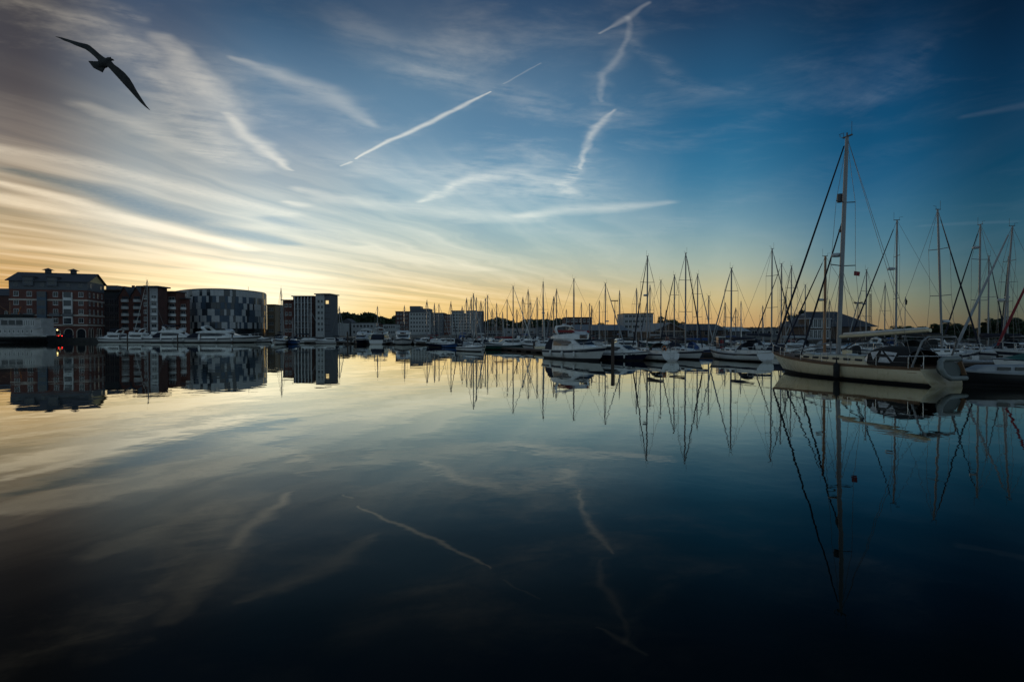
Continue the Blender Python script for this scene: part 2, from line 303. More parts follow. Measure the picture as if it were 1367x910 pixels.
def water_mat():
    m, nt, b = new_mat('water'); g = G(nt)
    geo = nt.nodes.new('ShaderNodeNewGeometry'); sp = nt.nodes.new('ShaderNodeSeparateXYZ'); nt.links.new(geo.outputs['Position'], sp.inputs[0])
    x, y = sp.outputs[0], sp.outputs[1]
    n1 = g.noise(g.xyz(x, g.m('MULTIPLY', y, 1.0), 0.0), 0.28, 2, 0.5)
    n2 = g.noise(g.xyz(x, y, 4.0), 1.6, 2, 0.5)
    pt = g.noise(g.xyz(g.m('MULTIPLY', x, .6), y, 9.0), 0.045, 3, 0.6); n2 = g.m('MULTIPLY', n2, g.m('MULTIPLY_ADD', g.rng(pt, .48, .68), 1.6, .7))
    h = g.m('ADD', g.m('MULTIPLY', n1, 0.012), g.m('MULTIPLY', n2, 0.0011))
    bm_ = nt.nodes.new('ShaderNodeBump'); bm_.inputs['Strength'].default_value = 1.0; bm_.inputs['Distance'].default_value = 1.0
    nt.links.new(h, bm_.inputs['Height']); 
    # mirror strength by the angle of view: near 1 at a grazing angle, a few hundredths when looked into
    lw = nt.nodes.new('ShaderNodeLayerWeight'); lw.inputs['Blend'].default_value = 0.5; nt.links.new(bm_.outputs[0], lw.inputs['Normal'])
    cosv = g.m('SUBTRACT', 1.0, lw.outputs['Facing'])
    f = g.ramp(cosv, [(p, (q, q, q)) for p, q in ((0, 1), (.04, .95), (.075, .86), (.12, .68), (.16, .49), (.20, .30), (.275, .135), (.34, .072), (.42, .036), (.52, .022), (.7, .016), (1, .015))])
    gl = nt.nodes.new('ShaderNodeBsdfGlossy'); gl.inputs['Roughness'].default_value = 0.012; gl.inputs['Color'].default_value = (.98, 1, .95, 1)
    nt.links.new(bm_.outputs[0], gl.inputs['Normal'])
    df = nt.nodes.new('ShaderNodeBsdfDiffuse'); df.inputs['Color'].default_value = (.002, .005, .005, 1)
    mx = nt.nodes.new('ShaderNodeMixShader'); nt.links.new(f, mx.inputs[0]); nt.links.new(df.outputs[0], mx.inputs[1]); nt.links.new(gl.outputs[0], mx.inputs[2])
    nt.nodes.remove(b); nt.links.new(mx.outputs[0], nt.nodes['Material Output'].inputs[0])
    return m
def link(name, me, mat=None, parent=None):
    o = bpy.data.objects.new(name, me); COL.objects.link(o)
    if mat is not None:
        for q in (mat if isinstance(mat, (list, tuple)) else [mat]): me.materials.append(q)
    if parent is not None: o.parent = parent
    return o
def structure(o): o['kind'] = 'structure'; return o
def rect_mesh(name, x0, y0, x1, y1, z):
    me = bpy.data.meshes.new(name); me.from_pydata([(x0,y0,z),(x1,y0,z),(x1,y1,z),(x0,y1,z)], [], [(0,1,2,3)]); return me
structure(link('water', rect_mesh('water', -600, -60, 600, 700, 0), water_mat()))

# ------------------------------------------------------------------ mesh and tagging helpers
class MB:
    """collects shapes and links them as one mesh object"""
    def __init__(s): s.v = []; s.f = []; s.mi = []; s.sm = []
    def add(s, vs, fs, mi=0, smooth=False):
        k = len(s.v); s.v += [tuple(q) for q in vs]
        for f in fs: s.f.append(tuple(i + k for i in f)); s.mi.append(mi); s.sm.append(smooth)
        return s
    def box(s, x0, x1, y0, y1, z0, z1, mi=0):
        v = [(x0,y0,z0),(x1,y0,z0),(x1,y1,z0),(x0,y1,z0),(x0,y0,z1),(x1,y0,z1),(x1,y1,z1),(x0,y1,z1)]
        return s.add(v, [(0,3,2,1),(4,5,6,7),(0,1,5,4),(1,2,6,5),(2,3,7,6),(3,0,4,7)], mi)
    def prism(s, poly, z0, z1, mi=0, top=None, smooth=False):
        """poly in xy counter-clockwise; top may be another outline of the same length"""
        n = len(poly); t = top or poly
        v = [(x, y, z0) for x, y in poly] + [(x, y, z1) for x, y in t]
        f = [tuple(range(n-1, -1, -1)), tuple(range(n, 2*n))]
        s.add(v, f, mi)
        return s.add(v, [(i, (i+1) % n, n+(i+1) % n, n+i) for i in range(n)], mi, smooth)
    def slab(s, poly, y0, y1, mi=0):
        """outline in xz, extruded along y"""
        n = len(poly); v = [(x, y0, z) for x, z in poly] + [(x, y1, z) for x, z in poly]
        f = [tuple(range(n)), tuple(range(2*n-1, n-1, -1))] + [(i, n+i, n+(i+1) % n, (i+1) % n) for i in range(n)]
        return s.add(v, f, mi)
    def tube(s, pts, r, n=6, mi=0, r1=None, cap=True, smooth=True):
        pts = [Vector(p) for p in pts]; rings = []
        for i, p in enumerate(pts):
            d = (pts[min(i+1, len(pts)-1)] - pts[max(i-1, 0)]).normalized()
            a = d.orthogonal().normalized() if i == 0 else (a - d*a.dot(d)).normalized()
            b = d.cross(a)
            q = r if r1 is None else r + (r1-r)*i/(len(pts)-1)
            if isinstance(r, (list, tuple)): q = r[i]
            rings.append([p + a*(q*math.cos(2*PI*k/n)) + b*(q*math.sin(2*PI*k/n)) for k in range(n)])
        v = [q for R in rings for q in R]; f = []
        for i in range(len(pts)-1):
            for k in range(n): f.append((i*n+k, i*n+(k+1) % n, (i+1)*n+(k+1) % n, (i+1)*n+k))
        s.add(v, f, mi, smooth)
        if cap: s.add(v, [tuple(range(n-1, -1, -1)), tuple(range((len(pts)-1)*n, len(pts)*n))], mi)
        return s
    def loft(s, secs, mi=0, closed=False, caps=True, smooth=True, mat_of=None):
        n = len(secs[0]); v = [q for S_ in secs for q in S_]; f = []; m = n if closed else n-1
        k = len(s.v); s.v += [tuple(q) for q in v]
        for i in range(len(secs)-1):
            for j in range(m):
                j2 = (j+1) % n
                s.f.append((k+i*n+j, k+i*n+j2, k+(i+1)*n+j2, k+(i+1)*n+j)); s.sm.append(smooth)
                s.mi.append(mat_of(i, j) if mat_of else mi)
        if caps:
            s.f += [tuple(k+j for j in range(n-1, -1, -1)), tuple(k+(len(secs)-1)*n+j for j in range(n))]
            s.mi += [mi, mi]; s.sm += [False, False]
        return s
    def ball(s, c, rx, ry, rz, n=10, m=7, mi=0):
        secs = []
        for i in range(m+1):
            t = PI*i/m; q = max(math.sin(t), 0.02)
            secs.append([(c[0]+rx*q*math.cos(2*PI*k/n), c[1]+ry*q*math.sin(2*PI*k/n), c[2]-rz*math.cos(t)) for k in range(n)])
        return s.loft(secs, mi, closed=True)
    def mesh(s, name, fix=True):
        me = bpy.data.meshes.new(name); me.from_pydata(s.v, [], s.f)
        me.polygons.foreach_set('material_index', s.mi); me.polygons.foreach_set('use_smooth', s.sm)
        if fix:
            b = bmesh.new(); b.from_mesh(me); bmesh.ops.recalc_face_normals(b, faces=b.faces); b.to_mesh(me); b.free()
        me.update(); return me
    def build(s, name, mat=None, parent=None): return link(name, s.mesh(name), mat, parent)
def empty(name, loc=(0,0,0), rz=0.0, scale=1.0):
    o = bpy.data.objects.new(name, None); COL.objects.link(o); o.location = loc; o.rotation_euler = (0, 0, rz); o.scale = (scale,)*3
    o.empty_display_size = 0.5; return o
def tag(o, label, cat, group=None):
    o['label'] = label; o['category'] = cat
    if group: o['group'] = group
    return o
def put(name, me, parent, loc=(0,0,0), rot=(0,0,0), scale=(1,1,1)):
    o = bpy.data.objects.new(name, me); COL.objects.link(o); o.parent = parent
    o.location = loc; o.rotation_euler = rot; o.scale = scale; return o
def shared(key, fn, mats):
    if key not in shared.d:
        me = fn().mesh(key)
        for q in (mats if isinstance(mats, (list, tuple)) else [mats]): me.materials.append(q)
        shared.d[key] = me
    return shared.d[key]
shared.d = {}

# ------------------------------------------------------------------ palette
M = {}
for n, c, r in [('white_gelcoat', (.66,.66,.63), .28), ('ivory_gelcoat', (.58,.49,.32), .3), ('grey_gelcoat', (.42,.44,.45), .3), ('navy_gelcoat', (.012,.016,.035), .22),
                ('black_gelcoat', (.012,.012,.013), .3), ('red_gelcoat', (.16,.018,.016), .3), ('blue_gelcoat', (.02,.07,.2), .3), ('green_gelcoat', (.02,.07,.05), .3),
                ('antifoul', (.012,.012,.014), .7), ('deck', (.50,.50,.47), .6), ('teak', (.16,.085,.04), .65), ('canvas_navy', (.012,.016,.03), .9), ('canvas_black', (.012,.012,.012), .9),
                ('canvas_blue', (.025,.07,.2), .9), ('canvas_green', (.02,.09,.08), .9), ('canvas_grey', (.28,.30,.31), .9), ('canvas_red', (.20,.02,.025), .9), ('canvas_white', (.55,.55,.52), .9),
                ('rubber_grey', (.30,.32,.33), .6), ('rubber_black', (.015,.015,.016), .6), ('varnished_wood', (.23,.10,.035), .4), ('weathered_wood', (.12,.10,.08), .85),
                ('wire', (.14,.14,.14), .4), ('brick_plain', (.17,.055,.04), .9), ('slate', (.055,.06,.07), .75), ('stone_pale', (.42,.38,.33), .85), ('cladding_grey', (.085,.095,.11), .7),
                ('render_white', (.38,.39,.38), .85), ('render_grey', (.30,.31,.32), .85), ('steel_painted', (.10,.11,.12), .5), ('balcony_white', (.55,.56,.55), .5),
                ('dark_metal', (.04,.04,.045), .5), ('concrete', (.22,.21,.20), .9), ('panel_light', (.40,.41,.41), .55), ('panel_blue', (.045,.075,.11), .5), ('panel_dark', (.03,.04,.05), .45),
                ('shed_roof', (.13,.14,.15), .6), ('wood_dark', (.06,.04,.03), .8), ('bark', (.05,.04,.03), .95), ('orange', (.45,.13,.02), .7), ('yellow', (.5,.32,.03), .6), ('rope', (.35,.30,.22), .9)]:
    M[n] = plain(n, c, r, scale=1.2 if r > .5 else .6)
M['aluminium'] = plain('aluminium', (.20,.205,.21), .42, .2)
M['steel'] = plain('steel', (.5,.5,.5), .25, .9)
M['glass'] = glass('dark_glass')
M['glass_sky'] = glass('glass', (.035, .045, .055))
M['clear_vinyl'] = plain('clear_vinyl', (.45,.47,.48), .25)
M['lit_window'] = lamp_mat('lit_window', (1, .72, .32), .8)
M['lamp_red'] = lamp_mat('lamp_red', (1, .03, .02), 4)
M['lamp_warm'] = lamp_mat('lamp_warm', (1, .75, .3), 4)
def brick_mat(name, c1, c2, mortar, sc=1.0):
    m, nt, b = new_mat(name); g = G(nt)
    tc = nt.nodes.new('ShaderNodeTexCoord'); sp = nt.nodes.new('ShaderNodeSeparateXYZ'); nt.links.new(tc.outputs['Object'], sp.inputs[0])
    br = nt.nodes.new('ShaderNodeTexBrick'); nt.links.new(g.xyz(g.m('ADD', sp.outputs[0], sp.outputs[1]), sp.outputs[2], 0.0), br.inputs['Vector'])
    br.inputs['Scale'].default_value = 4.4*sc; br.inputs['Color1'].default_value = (*c1, 1); br.inputs['Color2'].default_value = (*c2, 1); br.inputs['Mortar'].default_value = (*mortar, 1)
    br.inputs['Mortar Size'].default_value = .012
    n = g.noise(tc.outputs['Object'], .35, 5, .6)
    nt.links.new(g.mix(g.rng(n, .35, .7), br.outputs[0], g.mix(1.0, br.outputs[0], (.72,.72,.74,1), 'MULTIPLY')), b.inputs['Base Color'])
    b.inputs['Roughness'].default_value = .9
    return m
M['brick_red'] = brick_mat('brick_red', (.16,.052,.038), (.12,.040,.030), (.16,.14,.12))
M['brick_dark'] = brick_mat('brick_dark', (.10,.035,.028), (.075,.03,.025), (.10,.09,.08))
M['brick_buff'] = brick_mat('brick_buff', (.30,.22,.14), (.25,.18,.11), (.25,.22,.18))

# ------------------------------------------------------------------ ground behind the water, quay walls
def ground_mat():
    m, nt, b = new_mat('quay_ground'); g = G(nt)
    tc = nt.nodes.new('ShaderNodeTexCoord')
    n = g.noise(tc.outputs['Object'], .08, 6, .6); n2 = g.noise(tc.outputs['Object'], 2.0, 4, .6)
    c = g.mix(g.rng(n, .4, .6), (.10,.095,.09,1), (.05,.06,.035,1))
    nt.links.new(g.mix(g.rng(n2, .3, .7, 0, .35), c, (.03,.03,.03,1)), b.inputs['Base Color']); b.inputs['Roughness'].default_value = .95
    return m
GZ = 1.2
edge_pts = [(-900, 188), (-25, 188), (-25, 215), (28, 215), (28, 168), (62, 168), (62, 128), (900, 128)]
mb = MB()
far = [(4000, 128), (4000, 6000), (-4000, 6000), (-4000, 188)]
poly = edge_pts + [(4000, 128), (4000, 6000), (-4000, 6000), (-4000, 188)]
poly = [(-4000, 188)] + edge_pts + [(4000, 128), (4000, 6000), (-4000, 6000)]
n = len(poly)
mb.add([(x, y, GZ) for x, y in poly], [tuple(range(n))])
structure(mb.build('ground', ground_mat()))
mb = MB()
chain = [(-900, 188)] + edge_pts[1:]
inner = [(x, y + .5) for x, y in chain]
for (x0, y0), (x1, y1) in zip(chain[:-1], chain[1:]):
    nx, ny = (y1-y0), -(x1-x0); L = math.hypot(nx, ny); nx /= L; ny /= L
    mb.add([(x0,y0,-1.5),(x1,y1,-1.5),(x1,y1,GZ+.12),(x0,y0,GZ+.12),(x0-nx*.5,y0-ny*.5,GZ+.12),(x1-nx*.5,y1-ny*.5,GZ+.12),(x0-nx*.5,y0-ny*.5,GZ-.4),(x1-nx*.5,y1-ny*.5,GZ-.4)],
           [(0,1,2,3),(3,2,5,4),(4,5,7,6)])
structure(mb.build('quay', plain('quay_stone', (.05,.048,.045), .9, var=.3, scale=.6)))

def worn_hull(name, col):
    """gelcoat with a brownish scum line above the water and faint runs down the topsides"""
    m, nt, b = new_mat(name); g = G(nt)
    tc = nt.nodes.new('ShaderNodeTexCoord'); sp = nt.nodes.new('ShaderNodeSeparateXYZ'); nt.links.new(tc.outputs['Object'], sp.inputs[0]); x, y, z = sp.outputs
    runs = g.noise(g.xyz(g.m('MULTIPLY', x, 6.0), g.m('MULTIPLY', y, 6.0), g.m('MULTIPLY', z, .5)), 1.0, 4, .65)
    blot = g.noise(tc.outputs['Object'], 1.1, 5, .6)
    scum = g.m('MULTIPLY', g.rng(g.m('MULTIPLY_ADD', blot, .25, z), .46, .26), .55)
    c = g.mix(g.m('MULTIPLY', g.rng(runs, .52, .75), .30), (*col, 1), (col[0]*.55, col[1]*.5, col[2]*.42, 1))
    c = g.mix(scum, c, (.13, .10, .05, 1))
    nt.links.new(g.mix(g.m('MULTIPLY', g.rng(blot, .4, .7), .18), c, (col[0]*.7, col[1]*.7, col[2]*.7, 1)), b.inputs['Base Color'])
    nt.links.new(g.rng(blot, .3, .7, .22, .42), b.inputs['Roughness'])
    return m
M['ivory_hull'] = worn_hull('ivory_hull', (.58, .49, .32))
M['white_hull'] = worn_hull('white_hull', (.64, .64, .61))

# ------------------------------------------------------------------ buildings
def window_mesh(w, h, frame='balcony_white', pane='glass', bars=1):
    def fn():
        b = MB(); t = .09
        b.box(-w/2, w/2, -.05, .0, 0, t); b.box(-w/2, w/2, -.05, .0, h-t, h)
        b.box(-w/2, -w/2+t, -.048, .0, t, h-t); b.box(w/2-t, w/2, -.048, .0, t, h-t)
        for i in range(1, bars+1):
            x = -w/2 + w*i/(bars+1); b.box(x-.03, x+.03, -.045, .0, t, h-t)
        b.add([(-w/2+t, -.015, t), (w/2-t, -.015, t), (w/2-t, -.015, h-t), (-w/2+t, -.015, h-t)], [(0,1,2,3)], 1)
        b.box(-w/2-.08, w/2+.08, -.12, .0, -.09, 0)
        return b
    return shared('window_%.2f_%.2f_%s_%s_%d' % (w, h, frame, pane, bars), fn, [M[frame], M[pane]])
def balcony_mesh(w, d, mat='balcony_white', rounded=False, rail=1.0):
    def fn():
        b = MB()
        if rounded:
            pts = [(-w/2 + w*i/10, -d*math.sin(PI*i/10)**.7) for i in range(11)]
        else: pts = [(-w/2, 0), (-w/2, -d), (w/2, -d), (w/2, 0)]
        b.prism(pts, -.22, 0)
        for i in range(len(pts)-1):
            (x0, y0), (x1, y1) = pts[i], pts[i+1]
            b.tube([(x0,y0,rail), (x1,y1,rail)], .035, 4)
            b.add([(x0,y0,-.05),(x1,y1,-.05),(x1,y1,rail*.78),(x0,y0,rail*.78)], [(0,1,2,3)])
            n = max(1, int(math.hypot(x1-x0, y1-y0)/.35))
            for k in range(n): q = k/n; b.tube([(x0+(x1-x0)*q, y0+(y1-y0)*q, 0), (x0+(x1-x0)*q, y0+(y1-y0)*q, rail)], .018, 4)
        return b
    return shared('balcony_%.2f_%.2f_%s_%d' % (w, d, mat, rounded), fn, M[mat])
def frame_px(px0, px1, D, turn=0.0):
    """front left corner and width of a front seen from px0 to px1, its left end at distance D, turned by turn degrees (right end farther)"""
    a0 = ray(px0, 443)[0]; a1 = ray(px1, 443)[0]; t = math.radians(turn)
    w = D*(a1 - a0)/(math.cos(t) - a1*math.sin(t))
    return Vector((a0*D, D, GZ)), w, t
def bld(name, label, px0, px1, D, ytop, depth, turn=0, wall='brick_red', group=None):
    p, w, t = frame_px(px0, px1, D, turn); h = zat(ytop, D) - GZ
    r = empty(name, p, t); tag(r, label, 'building', group)
    MB().box(0, w, 0, depth, 0, h).build('wall', M[wall], r)
    return r, w, h
def roof_slab(r, w, depth, h, over=.4, t=.35, mat='steel_painted', front=None):
    f = over if front is None else front
    MB().box(-over, w+over, -f, depth+over, h+.003, h+t).build('roof', M[mat], r)
def rows(r, w, z0, fh, nf, nb, ww, wh, x0=None, x1=None, sill=.9, frame='balcony_white', pane='glass', bars=1, skip=(), y=0.0, lit=()):
    x0 = .6 if x0 is None else x0; x1 = w-.6 if x1 is None else x1
    for i in range(nf):
        for j in range(nb):
            if (i, j) in skip: continue
            x = x0 + (x1-x0)*(j+.5)/nb
            me = window_mesh(ww, wh, frame, 'lit_window' if (i, j) in lit else pane, bars)
            put('window', me, r, (x, y-.002, z0 + i*fh + sill))
def side_rows(r, w, z0, fh, nf, nb, ww, wh, depth, sill=.9, frame='balcony_white', pane='glass', bars=0):
    """windows of the right hand end"""
    for i in range(nf):
        for j in range(nb):
            put('window', window_mesh(ww, wh, frame, pane, bars), r, (w+.002, depth*(j+.5)/nb, z0+i*fh+sill), (0, 0, PI/2))
def stack(r, x, z0, fh, n, w, d, rounded=True, mat='balcony_white', y=0.0):
    for i in range(n): put('balcony', balcony_mesh(w, d, mat, rounded), r, (x, y-.003, z0+i*fh))

# low dark brick house at the far left, behind the ship
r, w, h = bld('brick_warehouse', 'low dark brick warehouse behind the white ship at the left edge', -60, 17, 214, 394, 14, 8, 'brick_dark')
MB().add([(-.3,-.4,h),(w+.3,-.4,h),(w+.3,14.4,h),(-.3,14.4,h),(-.3,7,h+3.2),(w-2,7,h+3.2)], [(0,1,5,4),(2,3,4,5),(1,2,5),(3,0,4),(3,2,1,0)]).build('roof', M['slate'], r)
rows(r, w, 1.0, 3.3, 3, 6, 1.1, 1.5)

# great brick warehouse with the pitched roof
th = math.radians(18); L, W = 22.9, 16.0
P2 = at(117, 443, 205); P1 = Vector((P2.x - L*math.cos(th), 205 - L*math.sin(th), GZ))
r = empty('converted_warehouse', P1, th)
tag(r, 'large red brick warehouse with grey pitched roof, two roof vents and ground floor arches', 'building')
zc, ze, zr = 18.2-GZ, 21.4-GZ, 24.6-GZ
MB().box(0, L, 0, W, 0, zc).build('wall', M['brick_red'], r)
b = MB().box(-.12, L+.12, -.12, W+.12, zc+.003, ze); b.build('cladding', M['cladding_grey'], r)
b = MB(); b.add([(-.12, -.1, ze+.003), (-.12, W+.1, ze+.003), (-.12, W/2, zr-.12), (L+.12, -.1, ze+.003), (L+.12, W+.1, ze+.003), (L+.12, W/2, zr-.12)], [(0,1,2),(5,4,3),(0,2,5,3),(1,4,5,2),(0,3,4,1)])
b.build('gable', plain('gable_lit_yellow', (.55,.42,.22), .8), r)  # the yellow light on the gable end is put into its colour
b = MB(); o_ = .9; sl = (zr-ze)/(W/2)
for s in (0, 1):
    y0 = -o_ if s == 0 else W+o_; ze2 = ze - o_*sl
    b.add([(-.9, y0, ze2), (L+.9, y0, ze2), (L+.9, W/2, zr), (-.9, W/2, zr), (-.9, y0, ze2+.25), (L+.9, y0, ze2+.25), (L+.9, W/2, zr+.25), (-.9, W/2, zr+.25)],
          [(0,3,2,1),(4,5,6,7),(0,1,5,4),(1,2,6,5),(2,3,7,6),(3,0,4,7)])
b.build('roof', M['slate'], r)
for x in (L*.36, L*.70):
    b = MB(); b.box(x-.75, x+.75, W/2-.75, W/2+.75, zr+.2, zr+1.2)
    b.add([(x-1.5,W/2-1.5,zr+1.2),(x+1.5,W/2-1.5,zr+1.2),(x+1.5,W/2+1.5,zr+1.2),(x-1.5,W/2+1.5,zr+1.2),(x,W/2,zr+2.0)], [(3,2,1,0),(0,1,4),(1,2,4),(2,3,4),(3,0,4)])
    b.build('roof_vent', M['slate'], r)
fl = [5.7-GZ, 8.9-GZ, 12.0-GZ, 15.0-GZ]
for z in (5.7-GZ, 9.2-GZ, 14.6-GZ):
    MB().box(-.16, L+.16, -.16, W+.16, z-.28, z+.28).build('stone_band', M['stone_pale'], r)
def arch_mesh(w=2.5, h=3.2):
    def fn():
        b = MB(); n = 12; R = w/2; out = []; inn = []
        for i in range(n+1):
            a = PI*i/n; out.append((-R*math.cos(a)*1.16, h-R+R*math.sin(a)*1.16)); inn.append((-R*math.cos(a), h-R+R*math.sin(a)))
        for i in range(n):
            q = [inn[i], out[i], out[i+1], inn[i+1]]
            b.add([(x, -.14, z) for x, z in q] + [(x, 0, z) for x, z in q], [(0,3,2,1),(0,1,5,4),(1,2,6,5),(2,3,7,6),(3,0,4,7)])
        b.add([(x, -.03, z) for x, z in [(-R, 0)] + inn + [(R, 0)]], [tuple(range(n+3))], 1)
        b.box(-R*1.16, -R, -.14, 0, 0, h-R, 0); b.box(R, R*1.16, -.14, 0, 0, h-R, 0)
        return b
    return shared('arch_%.2f' % w, fn, [M['stone_pale'], M['glass']])
for j in range(6): put('arch', arch_mesh(), r, (L*(j+.5)/6, -.003, 0))
for j in range(4): put('arch', arch_mesh(1.7, 3.4), r, (L+.003, [1.8, 4.2, 9.5, 12.0][j], 0), (0, 0, PI/2))
for i, z in enumerate(fl):
    for j in range(6):
        if j == 4 or j == 2: continue
        put('window', window_mesh(1.5, 1.7), r, (L*(j+.5)/6, -.003, z+.8))
    for j in range(4): put('window', window_mesh(1.2, 1.7), r, (L+.003, W*(j+.5)/4, z+.8), (0, 0, PI/2))
for j in (2, 4):
    b = MB(); x = L*(j+.5)/6; b.box(x-1.35, x+1.35, -.9, 0, 5.9-GZ, 17.4-GZ, 0)
    for z in fl: b.add([(x-1.15,-.915,z+.5),(x+1.15,-.915,z+.5),(x+1.15,-.915,z+2.5),(x-1.15,-.915,z+2.5)], [(0,1,2,3)], 1)
    b.build('bay_window', [M['balcony_white'] if j == 4 else M['panel_blue'], M['glass_sky']], r)
for j in (0, 1, 2, 4): stack(r, L*(j+.5)/6 if j != 2 else L*.58, fl[1]+.05, 3.1, 1, 3.0, 1.0, False, 'steel_painted')
for j in (0, 1, 2, 3, 4, 5): put('window', window_mesh(1.3, 1.3, 'steel_painted', 'glass_sky'), r, (L*(j+.5)/6, -.125, zc+1.0))
for j in (0, 2): put('window', window_mesh(1.2, 1.4, 'balcony_white', 'glass_sky'), r, (L+.125, W*(.2+.3*j), zc+1.0), (0, 0, PI/2))
for x in (5.6, 12.6):
    b = MB(); b.box(x-1.5, x+1.5, -.8, 3.0, ze-1.9, ze+1.2, 0); b.box(x-1.8, x+1.8, -1.1, 3.5, ze+1.2, ze+1.4, 1)
    b.add([(x-1.1,-.812,ze-1.4),(x+1.1,-.812,ze-1.4),(x+1.1,-.812,ze+.7),(x-1.1,-.812,ze+.7)], [(0,1,2,3)], 2)
    b.build('dormer', [M['cladding_grey'], M['slate'], M['glass_sky']], r)

# glass stair block and the row of flats beyond it
r, w, h = bld('glass_block', 'dark glass block with brown flat canopies beside the brick warehouse', 138, 161, 226, 388, 14, 6, 'panel_dark')
roof_slab(r, w, 14, h, .5, .4, 'wood_dark', 1.2)
rows(r, w, .6, 2.95, 5, 3, 1.7, 2.3, sill=.4, frame='steel_painted', pane='glass_sky')
MB().box(.6, w*.75, 1, 8, h+.4, h+2.2).build('roof_room', M['cladding_grey'], r)
def gabled(px0, px1, D, ypeak, yeave, label, nb):
    p, w, t = frame_px(px0, px1, D, 4); hp = zat(ypeak, D)-GZ; he = zat(yeave, D)-GZ; d = 13
    r = empty('gabled_flats', p, t); tag(r, label, 'building', 'flats along the left quay')
    b = MB().slab([(0,0),(w,0),(w,he),(w/2,hp),(0,he)], 0, d); b.build('wall', M['brick_red'], r)
    b = MB()
    for s in (-1, 1):
        x0 = w/2; x1 = w/2+s*(w/2+.5); z1 = he - .5*(hp-he)/(w/2)
        b.add([(x0,-.7,hp+.02),(x1,-.7,z1+.02),(x1,d+.5,z1+.02),(x0,d+.5,hp+.02),(x0,-.7,hp+.3),(x1,-.7,z1+.3),(x1,d+.5,z1+.3),(x0,d+.5,hp+.3)], [(0,1,2,3),(4,7,6,5),(0,4,5,1),(1,5,6,2),(2,6,7,3),(3,7,4,0)])
    b.build('roof', M['slate'], r)
    stack(r, w*.52, 3.0, 2.75, nb, w*.62, 1.5)
    for i in range(nb): put('window', window_mesh(w*.5, 2.0, 'steel_painted', 'glass_sky', 2), r, (w*.52, -.003, 3.05+i*2.75))
    b = MB(); b.box(w*.2, w*.2+.8, 7, 7.9, hp-2, hp+1.2); b.build('chimney', M['brick_dark'], r)
    return r
gabled(159, 175, 224, 383, 396, 'first gabled brick flats with rounded white balconies, next to the glass block', 5)
gabled(175, 191, 224, 383, 396, 'second gabled brick flats with rounded white balconies, left of the flat-roofed tower', 5)
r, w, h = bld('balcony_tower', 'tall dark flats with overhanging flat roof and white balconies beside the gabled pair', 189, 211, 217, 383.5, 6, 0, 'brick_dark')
MB().box(w*.52, w+.05, -.15, -.003, 0, h-.2).build('pale_bay', M['render_grey'], r); roof_slab(r, w, 6, h, .9, .5, 'slate', 1.6); stack(r, w*.78, 3.0, 2.75, 5, w*.42, 1.4, True)
for i in range(5): put('window', window_mesh(w*.32, 2.0, 'balcony_white', 'glass_sky', 1), r, (w*.78, -.153, 3.05+i*2.75)); put('window', window_mesh(1.2, 1.5), r, (w*.25, -.003, 3.6+i*2.75))
r, w, h = bld('brick_flats', 'red brick flats with rounded balconies between the tall dark flats and chequered building', 212.5, 236, 228, 390, 6, 0, 'brick_red', 'flats along the left quay')
roof_slab(r, w, 6, h, .4, .4, 'slate', 1.0); stack(r, w*.74, 3.0, 2.75, 5, w*.44, 1.4, True)
for i in range(5): put('window', window_mesh(w*.34, 2.0, 'balcony_white', 'glass_sky', 1), r, (w*.74, -.003, 3.05+i*2.75)); put('window', window_mesh(1.1, 1.5), r, (w*.22, -.003, 3.6+i*2.75))
r, w, h = bld('brick_flats', 'lower brick flats with balconies standing against the chequered building', 236.5, 250, 231, 399, 2.0, 0, 'brick_red', 'flats along the left quay')
roof_slab(r, w, 2.0, h, .3, .4, 'slate', .9); stack(r, w*.62, 3.0, 2.75, 4, w*.6, 1.4, True)
for i in range(4): put('window', window_mesh(w*.45, 2.0, 'balcony_white', 'glass_sky', 1), r, (w*.62, -.003, 3.05+i*2.75))

# the big curved building with the chequered panels
ctrl = [(232, 254), (246, 243), (262, 237.5), (279, 235.5), (298, 236.5), (318, 241), (336, 248.5), (348, 256), (353.5, 262), (356, 270)]
pl = [Vector((ray(px, 443)[0]*D, D, 0)) for px, D in ctrl]
fine = []
for i in range(len(pl)-1):
    p0 = pl[max(i-1,0)]; p1 = pl[i]; p2 = pl[i+1]; p3 = pl[min(i+2, len(pl)-1)]
    for k in range(8):
        t = k/8; fine.append(.5*((2*p1)+(p2-p0)*t+(2*p0-5*p1+4*p2-p3)*t*t+(3*p1-p0-3*p2+p3)*t**3))
fine.append(pl[-1])
org = Vector((fine[0].x, fine[0].y, GZ)); r = empty('curved_building', org)
tag(r, 'wide curved building clad in chequered light and dark grey panels', 'building')
fp = [p - Vector((org.x, org.y, 0)) for p in fine]
back = [Vector((fp[-1].x-11, fp[-1].y+20, 0)), Vector((fp[0].x-2, fp[0].y+30, 0))]
H = 20.9 - GZ
MB().prism([(p.x, p.y) for p in fp + back], 3.4, H).build('wall', M['panel_dark'], r)
MB().prism([(p.x, p.y+.9) for p in fp + back], 0, 3.397).build('ground_floor', M['glass'], r)
MB().prism([(p.x + (p.x-16)*.008, p.y-.35) for p in fp] + [(p.x, p.y+.3) for p in back], H+.003, H+.35).build('roof', M['aluminium'], r)
arc = [0.0]
for a, c in zip(fp[:-1], fp[1:]): arc.append(arc[-1] + (c-a).length)
def on_arc(s):
    for i in range(len(arc)-1):
        if s <= arc[i+1] or i == len(arc)-2:
            t = (s-arc[i])/(arc[i+1]-arc[i]); p = fp[i].lerp(fp[i+1], t); d = (fp[i+1]-fp[i]).normalized(); return p, Vector((d.y, -d.x, 0))
rnd = random.Random(11); mb = MB(); nwin = 0; nrow = 6; rh = (H-3.5)/nrow
